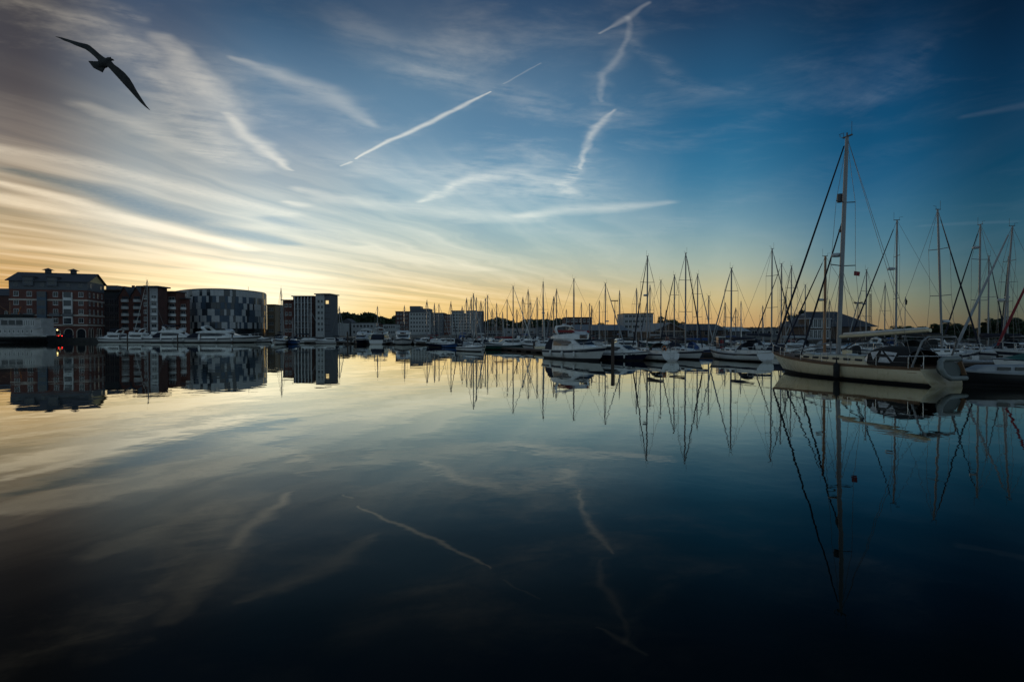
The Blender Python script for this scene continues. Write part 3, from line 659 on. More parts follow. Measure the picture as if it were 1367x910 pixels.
for i in range(nrow):
    s = .15; z0 = 3.5 + i*rh + .04; z1 = z0 + rh - .08
    while s < arc[-1] - .3:
        wd = min(rnd.choice([.9, 1.1, 1.5, 1.5, 2.2]), arc[-1]-s-.1)
        k = rnd.random(); s1 = s + wd - .06
        p0, n0 = on_arc(s); p1, n1 = on_arc(s1); o = .10
        q = [p0+n0*o, p1+n1*o]
        kind = 0 if k < .46 else (1 if k < .74 else 2)
        if i == nrow-1 and kind == 1: kind = 0
        vs = [(q[0].x,q[0].y,z0),(q[1].x,q[1].y,z0),(q[1].x,q[1].y,z1),(q[0].x,q[0].y,z1),(p0.x,p0.y,z0),(p1.x,p1.y,z0),(p1.x,p1.y,z1),(p0.x,p0.y,z1)]
        fs = [(0,1,2,3),(0,4,5,1),(1,5,6,2),(2,6,7,3),(3,7,4,0)]
        if kind == 2 and nwin < 90:
            nwin += 1
            vs = [(a-(p0.x+p1.x)/2, c-(p0.y+p1.y)/2, z-z0) for a, c, z in vs]
            o_ = MB().add(vs, fs).build('window', M['glass_sky'], r); o_.location = ((p0.x+p1.x)/2, (p0.y+p1.y)/2, z0)
        else: mb.add(vs, fs, 0 if kind == 0 else 1)
        s += wd
mb.build('cladding', [M['panel_light'], M['panel_blue']], r)
MB().tube([(fp[44].x, fp[44].y+3, H), (fp[44].x, fp[44].y+3, H+2.0)], .08).build('roof_mast', M['dark_metal'], r)

# cluster to the right of it
def tower(name, label, px0, px1, D, ytop, depth, turn, wall, nf, nb, ww, wh, roof='steel_painted', over=.4, **k):
    r, w, h = bld(name, label, px0, px1, D, ytop, depth, turn, wall, k.pop('group', None))
    roof_slab(r, w, depth, h, over, .35, roof)
    rows(r, w, 1.2, (h-1.4)/nf, nf, nb, ww, wh, **k)
    return r, w, h
tower('narrow_flats', 'narrow buff flats in the gap right of the curved building', 356.5, 367, 285, 407, 12, 2, 'brick_buff', 4, 3, .8, 1.3)
tower('narrow_flats', 'low grey flats in the gap behind the thin mast, left of the dark red block', 367, 378, 292, 412, 12, 2, 'render_grey', 4, 3, .8, 1.3)
r, w, h = tower('brick_block', 'dark red brick block with flat roof left of the columned flats', 378, 392, 252, 401, 12, 3, 'brick_red', 4, 2, 1.2, 1.5, over=.8)
MB().box(-.05, .25, -.25, -.003, 0, h-.2).build('corner_strip', M['stone_pale'], r)  # pale strip down the left edge of the brick front
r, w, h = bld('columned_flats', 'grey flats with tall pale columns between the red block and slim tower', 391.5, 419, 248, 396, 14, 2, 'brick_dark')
roof_slab(r, w, 14, h, .5, .4, 'steel_painted', .9)
for j in range(6):
    x = w*(.10 + .8*j/5); MB().box(x-.16, x+.16, -.75, -.45, .0, h).build('column', M['balcony_white'], r)
for i in range(6):
    z = 1.0 + i*(h-1.2)/6
    MB().box(w*.06, w*.94, -.7, -.003, z, z+.2).build('floor_slab', M['render_grey'], r)
    for j in range(5): put('window', window_mesh(w*.13, 1.9, 'steel_painted', 'glass_sky', 1), r, (w*(.18+.16*j), -.003, z+.35))
# slim tower with a rounded flat roof
p, w, t = frame_px(421.5, 440, 243, -4); h = zat(393, 243)-GZ
r = empty('slim_tower', p, t); tag(r, 'slim pale tower with overhanging flat roof, tallest at the end of the row', 'building')
MB().box(0, w*.62, 0, 9, 0, h).build('wall', M['render_white'], r)
MB().box(w*.62+.003, w, .4, 9.5, 0, h-.003).build('glazed_side', M['cladding_grey'], r)
b = MB(); b.prism([(-.5, -.5), (w*.6, -1.0), (w+.5, -.4), (w+.6, 10), (-.4, 10)], h+.003, h+.4); b.build('roof', M['steel_painted'], r)
for i in range(6):
    put('window', window_mesh(.9, 1.1, 'steel_painted', 'glass'), r, (w*.22, -.003, 2.6+i*2.4))
    put('window', window_mesh(.7, 1.1, 'steel_painted', 'glass'), r, (w*.46, -.003, 2.6+i*2.4))
    if i < 5: MB().box(w*.62+.01, w+.1, .2, .38, 2.4+i*2.6, 2.6+i*2.6).build('floor_slab', M['dark_metal'], r)
MB().box(w*.72, w*.92, .26, .385, h-4.0, h-2.6).build('window', M['lit_window'], r)

# low white houses and the flats across the water
def low(name, label, px0, px1, D, ytop, depth, wall, nf, nb, ww, wh, **k):
    r, w, h = bld(name, label, px0, px1, D, ytop, depth, 0, wall); roof_slab(r, w, depth, h, .2, .3, 'slate')
    if nb: rows(r, w, .4, (h-.6)/nf, nf, nb, ww, wh, **k)
    return r, w, h
low('white_house', 'plain white low building just right of the slim tower', 443, 466, 300, 431, 10, 'render_white', 2, 2, 1.2, 1.4, skip=((0,1),(1,1)))
r, w, h = bld('brick_house', 'small brick house with pitched roof behind the plain white building', 455, 471, 330, 431, 10, 0, 'brick_dark')
MB().slab([(-.3,h),(w+.3,h),(w/2,h+2.6)], -.3, 10).build('roof', M['slate'], r)
low('white_terrace', 'white three storey terrace with dark square windows behind the bow-on cruiser', 469, 500, 300, 431, 10, 'render_white', 2, 6, 1.3, 1.5)
low('brick_terrace', 'low red brick terrace between the two white terraces', 500, 511, 310, 433, 10, 'brick_red', 2, 2, 1.2, 1.3)
low('white_terrace', 'smaller white terrace with a grid of windows left of the distant flats', 511, 529, 310, 433, 10, 'render_white', 2, 5, 1.0, 1.4)
r, w, h = tower('brick_block', 'dark red brick flats at the left end of the distant group', 528, 546, 400, 416, 18, 0, 'brick_dark', 5, 4, 1.1, 1.4)
r, w, h = tower('stepped_flats', 'white distant flats with a stepped grey top floor', 546, 575, 400, 417, 20, 0, 'render_white', 5, 7, 1.2, 1.6)
MB().box(w*.02, w*.93, 2, 17, h+.35, h+2.8).build('top_floor', M['cladding_grey'], r); MB().box(0, w*.5, 3, 15, h+2.803, h+4.6).build('plant_room', M['steel_painted'], r)
tower('grey_flats', 'grey-blue distant flats between the stepped flats and the thin brick flats', 575, 592, 402, 418, 20, 0, 'cladding_grey', 5, 4, 1.3, 1.5)
tower('brick_flats', 'thin red brick flats left of the white gridded block', 592, 603, 405, 420, 20, 0, 'brick_red', 5, 3, 1.0, 1.4, group='flats along the left quay')
r, w, h = tower('gridded_block', 'white apartment block with an even grid of windows, before the cluster of masts', 603, 635, 405, 415, 22, 3, 'render_white', 7, 8, 1.5, 1.7, lit=((6, 4),))
MB().box(w*.02, w*.98, -.6, .2, h-.9, h-.6).build('cornice', M['render_grey'], r)
bld('gridded_block', 'dark side wing at the right of the white gridded block', 635.3, 646, 407, 415, 20, 3, 'cladding_grey')
for px0, px1, D, y, c, lb in [(646, 672, 300, 437, 'wood_dark', 'low dark shed below the wooded ridge right of the gridded block'), (672, 716, 320, 438, 'render_grey', 'long low grey shed under the wooded ridge'),
                              (716, 756, 300, 437, 'cladding_grey', 'low grey shed behind the left end of the big cruiser'), (1000, 1046, 240, 438, 'cladding_grey', 'low flat shed left of the hipped boathouse')]:
    r, w, h = low('low_shed', lb, px0, px1, D, y, 10, c, 1, 4, 2.2, 1.4)
low('office_block', 'dark square office block behind the grey shed and the big cruiser', 754, 790, 300, 424, 16, 'brick_dark', 3, 6, 1.4, 1.6)
low('office_block', 'pale flat office block behind the tall masts right of the lamp post', 832, 872, 280, 419, 16, 'render_grey', 4, 7, 1.5, 1.6)
def shed(px0, px1, D, yeave, yridge, depth, label, gable=True, roof='shed_roof', wall='wood_dark', nb=0):
    p, w, t = frame_px(px0, px1, D); he = zat(yeave, D)-GZ; hr = zat(yridge, D)-GZ
    r = empty('boat_shed', p); tag(r, label, 'shed', 'boat sheds behind the marina')
    b = MB()
    if gable:
        b.slab([(0,0),(w,0),(w,he),(w/2,hr),(0,he)], 0, depth); b.build('wall', M[wall], r); b = MB()
        for s in (-1, 1):
            x1 = w/2+s*(w/2+.6); z1 = he-.6*(hr-he)/(w/2)
            b.add([(w/2,-.7,hr+.02),(x1,-.7,z1+.02),(x1,depth+.5,z1+.02),(w/2,depth+.5,hr+.02),(w/2,-.7,hr+.3),(x1,-.7,z1+.3),(x1,depth+.5,z1+.3),(w/2,depth+.5,hr+.3)], [(0,1,2,3),(4,7,6,5),(0,4,5,1),(1,5,6,2),(2,6,7,3),(3,7,4,0)])
        b.build('roof', M[roof], r)
        MB().box(w*.12, w*.88, -.1, -.003, 0, he*.85).build('door', M['dark_metal'], r)
        MB().box(.05, w-.05, -.12, -.003, he-.1, he+.1).build('fascia', M['stone_pale'], r)
    else:
        b.box(0, w, 0, depth, 0, he); b.build('wall', M[wall], r)
        b = MB(); b.add([(-.5,-.6,he+.01),(w+.5,-.6,he+.01),(w+.5,depth+.6,he+.01),(-.5,depth+.6,he+.01),(0,depth/2,hr),(w,depth/2,hr)], [(0,1,5,4),(2,3,4,5),(1,2,5),(3,0,4),(3,2,1,0)]); b.build('roof', M[roof], r)
        for j in range(nb): put('window', window_mesh(1.6, 1.2, 'steel_painted'), r, (w*(j+.5)/nb, -.003, 1.0))
    return r
shed(768, 838, 205, 441, 432.5, 26, 'long grey metal shed roof behind the big cruiser', False, 'shed_roof', 'wood_dark', 6)
shed(874, 916, 172, 442, 431.5, 30, 'wooden shed with a pale edged gable facing the water')
shed(916, 972, 190, 441, 431.5, 24, 'broad dark roofed shed right of the gabled one', False, 'slate', 'wood_dark', 5)
shed(972, 1000, 200, 442, 436, 14, 'small shed with a pale blue roof between two masts', False, 'panel_light', 'cladding_grey', 2)

# hipped boathouse with a glazed front behind the cream yacht
D = 142; p, w, t = frame_px(1076, 1172, D, 0); he = zat(436, D)-GZ; hr = zat(414.5, D)-GZ
r = empty('hipped_boathouse', p); tag(r, 'dark hip roofed boathouse with a white framed glazed front behind the cream yacht', 'building')
MB().box(0, w*.9, 0, 14, 0, he).build('wall', M['wood_dark'], r)
x0 = w*.20; x1 = w*.64
MB().add([(-.6,-.6,he+.003),(w*1.0,-.6,he+.003),(w*1.0,14.6,he+.003),(-.6,14.6,he+.003),(x0,7,hr),(x1,7,hr)], [(0,1,5,4),(2,3,4,5),(1,2,5),(3,0,4),(3,2,1,0)]).build('roof', M['slate'], r)
hw = w*.30; zt = zat(426, D)-GZ
MB().box(.1, hw, -1.2, 4, 0, zt).build('gallery', M['wood_dark'], r)
for i in range(2):
    for j in range(5): put('window', window_mesh(hw/5*.92, zt*.40, 'balcony_white', 'glass_sky', 1), r, (.1+(hw-.1)*(j+.5)/5, -1.205, .5+i*zt*.5))
MB().box(-.1, hw+.2, -1.5, 4.2, zt+.003, zt+.25).build('gallery_roof', M['render_grey'], r)
for k in range(3):
    q = .35 + .18*k; y = -.6+7.6*q; z = he+(hr-he)*q; x = w*(.42+.07*k)
    MB().add([(x,y-.4,z-.2),(x+1.3,y-.4,z-.2),(x+1.3,y+.3,z+.45),(x,y+.3,z+.45),(x,y-.4,z-.1),(x+1.3,y-.4,z-.1),(x+1.3,y+.3,z+.55),(x,y+.3,z+.55)], [(0,3,2,1),(4,5,6,7),(0,1,5,4),(1,2,6,5),(2,3,7,6),(3,0,4,7)]).build('skylight', M['glass_sky'], r)

# ------------------------------------------------------------------ lamp posts, masts on land, cars
p = at(1145, 443, 150); p.z = GZ; r = empty('floodlight_mast', p); tag(r, 'floodlight mast with a ring of lamps beside the boathouse roof', 'light mast')
z = zat(405, 150)-GZ; MB().tube([(0,0,0),(0,0,z)], .14, 8, r1=.09).build('post', M['dark_metal'], r)
MB().box(-.9, .9, -.1, .1, z-.1, z+.05).build('crossbar', M['dark_metal'], r)
for k in range(5):
    b = MB(); x = -.9+.45*k; b.box(x-.17, x+.17, -.35, .2, z+.06, z+.42 if k in (0, 4) else z+.32); b.build('floodlight', M['dark_metal'], r)
p = at(1161, 443, 240); p.z = GZ; r = empty('lattice_mast', p); tag(r, 'thin distant lattice mast right of the floodlight mast', 'mast')
z = zat(392, 240)-GZ; b = MB()
for s in ((-.5,-.5),(.5,-.5),(.5,.5),(-.5,.5)): b.tube([(s[0],s[1],0),(s[0]*.5,s[1]*.5,z)], .07, 4)
k = 0
while k < z-1: b.tube([(-.5,-.5,k),(.5,-.5,k+1)], .05, 4).tube([(.5,-.5,k),(-.5,-.5,k+1)], .05, 4); k += 1
b.build('lattice', M['dark_metal'], r)
p = at(820, 443, 175); p.z = GZ; r = empty('lamp_post', p); tag(r, 'tall lamp post with a wide flat head left of the tall masts', 'lamp post')
z = zat(402, 175)-GZ; MB().tube([(0,0,0),(.2,0,z)], .13, 8, r1=.09).build('post', M['dark_metal'], r)
b = MB(); b.prism([(-.9,-.3),(1.0,-.3),(1.2,0),(1.0,.3),(-.9,.3),(-1.1,0)], z, z+.28); b.build('lamp_head', M['dark_metal'], r)
def car(px, D, label, mat, rz, lit):
    p = at(px, 443, D); p.z = GZ; r = empty('parked_car', p, rz); tag(r, label, 'car', 'cars on the left quay')
    prof = [(-2.1,.35),(2.1,.35),(2.15,.75),(1.2,.92),(.5,1.42),(-1.2,1.45),(-2.0,.95),(-2.15,.7)]
    MB().slab(prof, -.85, .85).build('body', M[mat], r)
    b = MB(); b.slab([(1.0,.93),(.45,1.36),(-1.15,1.38),(-1.8,.95)], -.862, .862); b.build('side_windows', M['glass'], r)
    for x in (-1.35, 1.35):
        for y in (-.8, .8):
            me = shared('car_wheel', lambda: MB().tube([(0,-.11,0),(0,.11,0)], .33, 14), M['rubber_black']); put('wheel', me, r, (x, y, .33))
    for y in (-.62, .62):
        put('tail_light', shared('tail_light', lambda: MB().box(-.05,.05,-.16,.16,-.09,.09), M['lamp_red']) if lit else shared('tail_light_off', lambda: MB().box(-.05,.05,-.16,.16,-.09,.09), M['red_gelcoat']), r, (-2.13, y, .78))
        put('headlight', shared('headlight', lambda: MB().box(-.05,.05,-.16,.16,-.09,.09), M['clear_vinyl']), r, (2.12, y, .68))
car(79, 190.5, 'dark car with red tail lights lit, beside the bow of the white ship', 'black_gelcoat', PI/2+.1, True)
car(88, 190.5, 'second dark car with lit tail lights under the brick arches', 'navy_gelcoat', PI/2-.1, True)
p = at(76.5, 443, 190); p.z = GZ; r = empty('quay_lamp', p); tag(r, 'small quay lamp glowing yellow beside the white ship', 'lamp')
MB().tube([(0,0,0),(0,0,2.6)], .06, 6).build('post', M['dark_metal'], r); MB().ball((0,0,2.75), .2, .2, .2).build('lamp_globe', M['lamp_warm'], r)

# ------------------------------------------------------------------ trees
def leaf_mat(name, a, b_):
    m, nt, b = new_mat(name); g = G(nt); geo = nt.nodes.new('ShaderNodeNewGeometry')
    nt.links.new(g.mix(geo.outputs['Random Per Island'], (*a, 1), (*b_, 1)), b.inputs['Base Color']); b.inputs['Roughness'].default_value = .8
    return m
M['leaf'] = leaf_mat('foliage', (.025,.05,.015), (.06,.09,.03)); M['leaf_dark'] = leaf_mat('foliage_dark', (.018,.035,.014), (.04,.06,.025))
def crown_mesh(key, seed, n, rx, rz, cz, leaf=.42):
    def fn():
        R = random.Random(seed); b = MB(); cl = []
        for k in range(26):
            a = R.uniform(0, 2*PI); e = R.uniform(-.7, 1); q = R.uniform(.45, 1.0)
            cl.append((rx*q*math.cos(a)*math.sqrt(max(1-e*e*.6, .1)), rx*q*math.sin(a)*math.sqrt(max(1-e*e*.6, .1)), cz+rz*e*q, R.uniform(.22, .42)*rx))
        for k in range(n):
            c = R.choice(cl); d = Vector((R.gauss(0,1), R.gauss(0,1), R.gauss(0,1))).normalized()*c[3]*R.uniform(.4, 1)
            p = Vector(c[:3]) + d; u = Vector((R.gauss(0,1), R.gauss(0,1), R.gauss(0,.6))).normalized(); v = u.orthogonal().normalized(); s = leaf*R.uniform(.6, 1.4)
            b.add([p-u*s*.5, p+v*s*.35, p+u*s*.5, p-v*s*.35], [(0,1,2,3)])
        return b
    return shared(key, fn, M['leaf' if seed % 2 else 'leaf_dark'])
def trunk_mesh(key, h, seed):
    def fn():
        R = random.Random(seed); b = MB(); b.tube([(0,0,0),(.1,0,h*.4),(.05,.1,h*.75)], [.28,.2,.1], 7)
        for k in range(6):
            a = R.uniform(0, 2*PI); z = h*R.uniform(.35, .65); b.tube([(0.05,0,z), (math.cos(a)*h*.16, math.sin(a)*h*.16, z+h*.16), (math.cos(a)*h*.26, math.sin(a)*h*.26, z+h*.3)], [.09,.06,.03], 5)
        return b
    return shared(key, fn, M['bark'])
def tree(px, D, ytop, wide, label, k):
    h = zat(ytop, D)-GZ; p = at(px, 443, D); p.z = GZ; r = empty('tree', p, random.uniform(0, 6)); tag(r, label, 'tree', 'trees behind the marina')
    s = h/8.0; q = wide*D/F/5.0
    r.scale = (q, q, s)
    put('trunk', trunk_mesh('trunk_%d' % (k % 2), 8, 5+k % 2), r); put('crown', crown_mesh('crown_%d' % (k % 4), 20+k % 4, 3200, 2.6, 3.0, 4.9, .5), r)
TREES = [(1066, 156, 415, 30, 'dark bushy tree just left of the hipped boathouse'), (890, 200, 424, 26, 'dark tree behind the wooden gabled shed'), (902, 210, 428, 20, 'small rounded tree right of the one behind the gabled shed'),
         (1204, 150, 435, 26, 'low tree between the boathouse roof and the tall slim mast'), (1222, 152, 436, 24, 'low tree just right of the flag pole'), (1240, 150, 434.5, 28, 'rounded tree behind the end of the pale boom'),
         (1264, 148, 430, 30, 'taller dark tree behind the leaning mast'), (1284, 155, 433, 24, 'dark tree right of the leaning mast'), (1302, 150, 436, 24, 'low tree seen between the crossing furled sails'),
         (1324, 145, 428, 28, 'dark tree left of the tallest clump on the right'), (1341, 142, 422, 34, 'tallest dark tree near the right edge behind two masts'), (1362, 146, 427, 30, 'dark tree at the right edge'),
         (770, 260, 431, 26, 'dark tree beside the square office block'), (800, 250, 432, 30, 'tree behind the long grey shed roof'), (752, 330, 428, 30, 'distant tree left of the square office block'),
         (1180, 155, 440, 22, 'lowest tree touching the right end of the boathouse roof'), (985, 230, 438, 26, 'low tree behind the pale blue shed roof')]
for k, (px, D, y, wd, lb) in enumerate(TREES): tree(px, D, y, wd, lb, k)
def wood(pxs, D, depth, step, leaf, label):
    R = random.Random(int(D)); b = MB(); px = pxs[0][0]
    x0 = ray(pxs[0][0], 443)[0]*D; p0 = Vector((x0, D, GZ))
    for (xa, ya), (xb, yb) in zip(pxs[:-1], pxs[1:]):
        n = max(1, int(abs(xb-xa)/step))
        for i in range(n):
            t = (i+R.random())/n; pxx = xa+(xb-xa)*t; yy = ya+(yb-ya)*t + R.uniform(-1.2, 2.5)
            for d in range(depth):
                DD = D+d*9+R.uniform(-4, 4); top = zat(yy, DD)-GZ; x = ray(pxx, 443)[0]*DD; rr = R.uniform(1.6, 3.2)
                for j in range(34):
                    z = top*R.random()**.55; sp = rr*(1.25-.65*z/max(top, .1))
                    c = Vector((x+R.gauss(0, sp*.7), DD+R.gauss(0, sp*.7), GZ+z)); u = Vector((R.gauss(0,1), R.gauss(0,1), R.gauss(0,1))).normalized(); v = u.orthogonal().normalized(); s = leaf*R.uniform(.6, 1.4)
                    b.add([c-u*s, c+v*s*.7, c+u*s, c-v*s*.7], [(0,1,2,3)])
    o = link('wooded_ridge', b.mesh('wooded_ridge', False), M['leaf_dark']); o['kind'] = 'stuff'; o['label'] = label; o['category'] = 'wood'
wood([(438,420),(447,418),(455,420),(463,417),(472,420),(480,421),(490,417),(500,420),(508,423),(520,426),(532,420)], 560, 2, 1.3, 1.5, 'dark wooded ridge beyond the low white terraces at the left')
wood([(640,433),(655,427),(663,424),(672,426),(683,429),(690,432),(700,429),(712,426),(722,428),(732,427),(745,426),(760,427)], 430, 2, 1.4, 1.2, 'dark wooded ridge behind the cluster of distant masts')
wood([(930,436),(990,439),(1050,438),(1080,437)], 330, 1, 1.6, 1.0, 'low dark line of scrub behind the boat sheds')
wood([(1168,441),(1230,440),(1300,440),(1400,440),(1500,438),(1600,440)], 165, 2, 1.5, .5, 'dark hedge along the shore below the trees at the right')

# ------------------------------------------------------------------ boats
def smooth(t): t = min(max(t, 0), 1); return t*t*(3-2*t)
def hull_secs(L, B, fb_s, fb_b, fb_m, rake=.10, stern=.82, full=.5, scoop=0.0, flare=.0, chine=.72, n=18, wine=0.0):
    """sections from stern (x = -L/2) to bow (x = L/2); each a list from port sheer round the keel to starboard sheer"""
    secs = []
    for i in range(n+1):
        t = i/n
        b = B/2*((1 - (1-t/full)**2*(1-stern)) if t < full else max(1-((t-full)/(1-full))**2.1, 0.012))
        zs = fb_m + (fb_s-fb_m)*max(1-t/.5, 0)**1.6 + (fb_b-fb_m)*max((t-.35)/.65, 0)**1.7
        sec = []
        prof = [(1.0, 1.0), (1.0-.012-flare*.25*t, .90), (.985-flare*.5*t, .70), (.955-flare*t, .42), (.90-flare*1.3*t, .17), (.84-flare*1.4*t, .04), (chine*.98-flare*t, -.12), (chine*.5, -.26), (0, -.36)]
        for s in (1, -1):
            half = []
            for w, h in prof:
                z = h*zs if h > 0 else h*1.0
                q = max(h, -.35)
                xb = -L/2 + L*t
                xb -= rake*L*smooth((t-.45)/.55)*(1-max(q, 0))*1.0       # stem rakes aft towards the water
                if q < 0: xb -= rake*L*smooth((t-.45)/.55)*(-q)*.6
                xb += scoop*L*(1-smooth(t/.25))*(max(q, 0))*1.0 - scoop*L*(1-smooth(t/.25))*.0
                rd = wine*(1-smooth(t/.4)); w2 = w*(1-rd) + rd*math.sqrt(max(0, 1-max(0, min(1, 1-(h+.12)/1.12))**2.2))
                half.append((xb, s*b*max(w2, 0), z))
            sec += half if s == 1 else half[::-1][1:]
        secs.append(sec)
    return secs
def hull_mesh(key, secs, mats, boot=(5, 10), stripe=None):
    """mats: topsides, antifouling, stripe"""
    def fn():
        b = MB(); m = len(secs[0])
        def mo(i, j):
            if stripe is not None and (j == stripe or j == m-2-stripe): return 2
            return 1 if 4 <= j <= m-6 else 0
        b.loft(secs, 0, mat_of=mo, caps=False)
        b.add(secs[0], [tuple(range(m))], 0)
        return b
    return shared(key, fn, [M[q] for q in mats])
def deck_mesh(key, secs, mat, drop=.03, coam=None):
    def fn():
        b = MB(); rows_ = []
        for s in secs:
            a, c = Vector(s[0]), Vector(s[-1]); mid = (a+c)/2 + Vector((0, 0, .05*min(1, (a-c).length)))
            rows_.append([a.lerp(mid, .02) - Vector((0,0,drop)), a.lerp(mid, .5) + Vector((0,0,.015)), mid, c.lerp(mid, .5) + Vector((0,0,.015)), c.lerp(mid, .02) - Vector((0,0,drop))])
        b.loft(rows_, 0, caps=False); return b
    return shared(key, fn, M[mat])
def cabin_secs(x0, x1, w0, w1, z0, h0, h1, n=8, slope_f=.9, slope_a=.25, tumble=.86):
    """a coach roof from x0 (aft) to x1 (fore)"""
    out = []
    for i in range(n+1):
        t = i/n; x = x0+(x1-x0)*t; w = (w0+(w1-w0)*t**1.3)/2
        h = (h0+(h1-h0)*t)*min(1, (x-x0)/max(slope_a, .01)+.35)*min(1, max((x1-x)/slope_f, 0)+.02)
        out.append([(x, w, z0), (x, w*(.5+.5*tumble)+.0, z0+h*.55), (x, w*tumble, z0+h*.9), (x, w*.5, z0+h*1.02), (x, 0, z0+h*1.06), (x, -w*.5, z0+h*1.02), (x, -w*tumble, z0+h*.9), (x, -w*(.5+.5*tumble), z0+h*.55), (x, -w, z0)])
    return out
def pane_strip(x0, x1, y0, y1, z0, z1, th=.02):
    b = MB(); v = []
    for s in (y0, y1): pass
    return b
SAIL_L = 10.0
def sail_kit(color, canvas):
    """meshes of a ten metre sailing boat, centred, bow towards +x"""
    secs = hull_secs(SAIL_L, 3.1, .95, 1.25, .88, rake=.10, stern=.72, full=.42, scoop=.03, wine=1.0)
    top = color
    k = {}
    k['hull'] = hull_mesh('sail_hull_'+color, secs, [top.replace('white_gelcoat', 'white_hull'), 'antifoul', 'canvas_navy' if 'navy' not in color and 'black' not in color else 'white_gelcoat'], stripe=1)
    k['deck'] = deck_mesh('sail_deck', secs, 'deck')
    k['cabin'] = shared('sail_cabin', lambda: MB().loft(cabin_secs(-1.3, 3.0, 2.0, 1.1, .92, .50, .38)), M['white_gelcoat'])
    k['window'] = shared('sail_port', lambda: MB().prism([(-.32,-.02),(.32,-.02),(.32,.02),(-.32,.02)], 0, .16), M['glass'])
    k['cockpit'] = shared('sail_cockpit', lambda: MB().box(-4.4, -1.4, -1.0, -.85, .85, 1.22).box(-4.4, -1.4, .85, 1.0, .85, 1.22).box(-4.55, -4.4, -1.0, 1.0, .85, 1.22).box(-1.4, -1.3, -1.0, 1.0, .85, 1.22), M['white_gelcoat'])
    def hood():
        b = MB(); rs = []
        for i in range(6):
            t = i/5; x = -1.15-.95*t; h = .25+.62*math.sin(PI/2*min(t*1.3, 1)); rs.append([(x, 1.0*math.cos(a), .95+(.30+h)*max(math.sin(a), 0)**.6) for a in [PI*q/8 for q in range(9)]])
        return b.loft(rs, 0, caps=False)
    k['sprayhood'] = shared('sail_hood_'+canvas, hood, M[canvas])
    k['mast'] = shared('sail_mast', lambda: MB().tube([(0,0,0),(0,0,.6),(0,0,1)], [.10,.095,.075], 8), M['aluminium'])
    k['boom'] = shared('sail_boom', lambda: MB().tube([(0,0,0),(-3.9,0,.12)], .07, 8), M['aluminium'])
    k['sail_cover'] = shared('sail_cover_'+canvas, lambda: MB().loft([[(-.1-3.6*t, (.16-.08*t)*math.cos(a), .16-.06*t+.12*t+(.24-.13*t)*math.sin(a)) for a in [2*PI*q/8 for q in range(8)]] for t in (0, .15, .4, .7, 1)], closed=True), M[canvas])
    def rail(front):
        b = MB()
        if front: p = [(2.9,1.05,1.7),(4.0,.72,1.78),(4.95,.0,1.85),(4.0,-.72,1.78),(2.9,-1.05,1.7)]
        else: p = [(-3.4,1.2,1.6),(-4.7,1.0,1.6),(-4.9,.0,1.6),(-4.7,-1.0,1.6),(-3.4,-1.2,1.6)]
        b.tube(p, .02, 5)
        for q in p:
            if q[1]: b.tube([q, (q[0], q[1], q[2]-.68)], .02, 5)
        return b
    k['pulpit'] = shared('sail_pulpit', lambda: rail(True), M['steel']); k['pushpit'] = shared('sail_pushpit', lambda: rail(False), M['steel'])
    def life(s):
        b = MB(); P = [(-3.4,1.25),(-1.6,1.45),(.3,1.45),(1.8,1.3),(2.9,1.05)]
        for z in (.32, .62): b.tube([(x, s*y, .98+z) for x, y in P], .012, 4)
        for x, y in P[1:-1]: b.tube([(x, s*y, .95), (x, s*y, 1.62)], .015, 4)
        return b
    k['lifeline'] = [shared('sail_lifeline_%d' % s, lambda: life(s), M['wire']) for s in (-1, 1)]
    k['wheel'] = shared('sail_wheel', lambda: MB().tube([(-3.4, .5*math.cos(a), 1.45+.5*math.sin(a)) for a in [2*PI*q/16 for q in range(17)]], .02, 5, cap=False), M['steel'])
    k['radar_dome'] = shared('radar_dome', lambda: MB().tube([(0,0,-.12),(0,0,-.1),(0,0,.08),(0,0,.12)], [.2,.3,.3,.2], 12), M['grey_gelcoat'])
    k['spreader'] = shared('sail_spreader', lambda: MB().tube([(0,-.95,.04),(0,0,0),(0,.95,.04)], .03, 5), M['aluminium'])
    k['masthead'] = shared('sail_masthead', lambda: MB().box(-.28,.22,-.03,.03,0,.05).tube([(-.25,0,.05),(-.25,0,.75)], .012, 4).tube([(.18,0,.05),(.18,0,.28),(.45,0,.28)], .014, 4), M['dark_metal'])
    k['fender'] = shared('fender', lambda: MB().tube([(0,0,-.34),(0,0,-.28),(0,0,.28),(0,0,.34)], [.05,.13,.13,.05], 10), M['rubber_black'])
    return k
KITS = {}
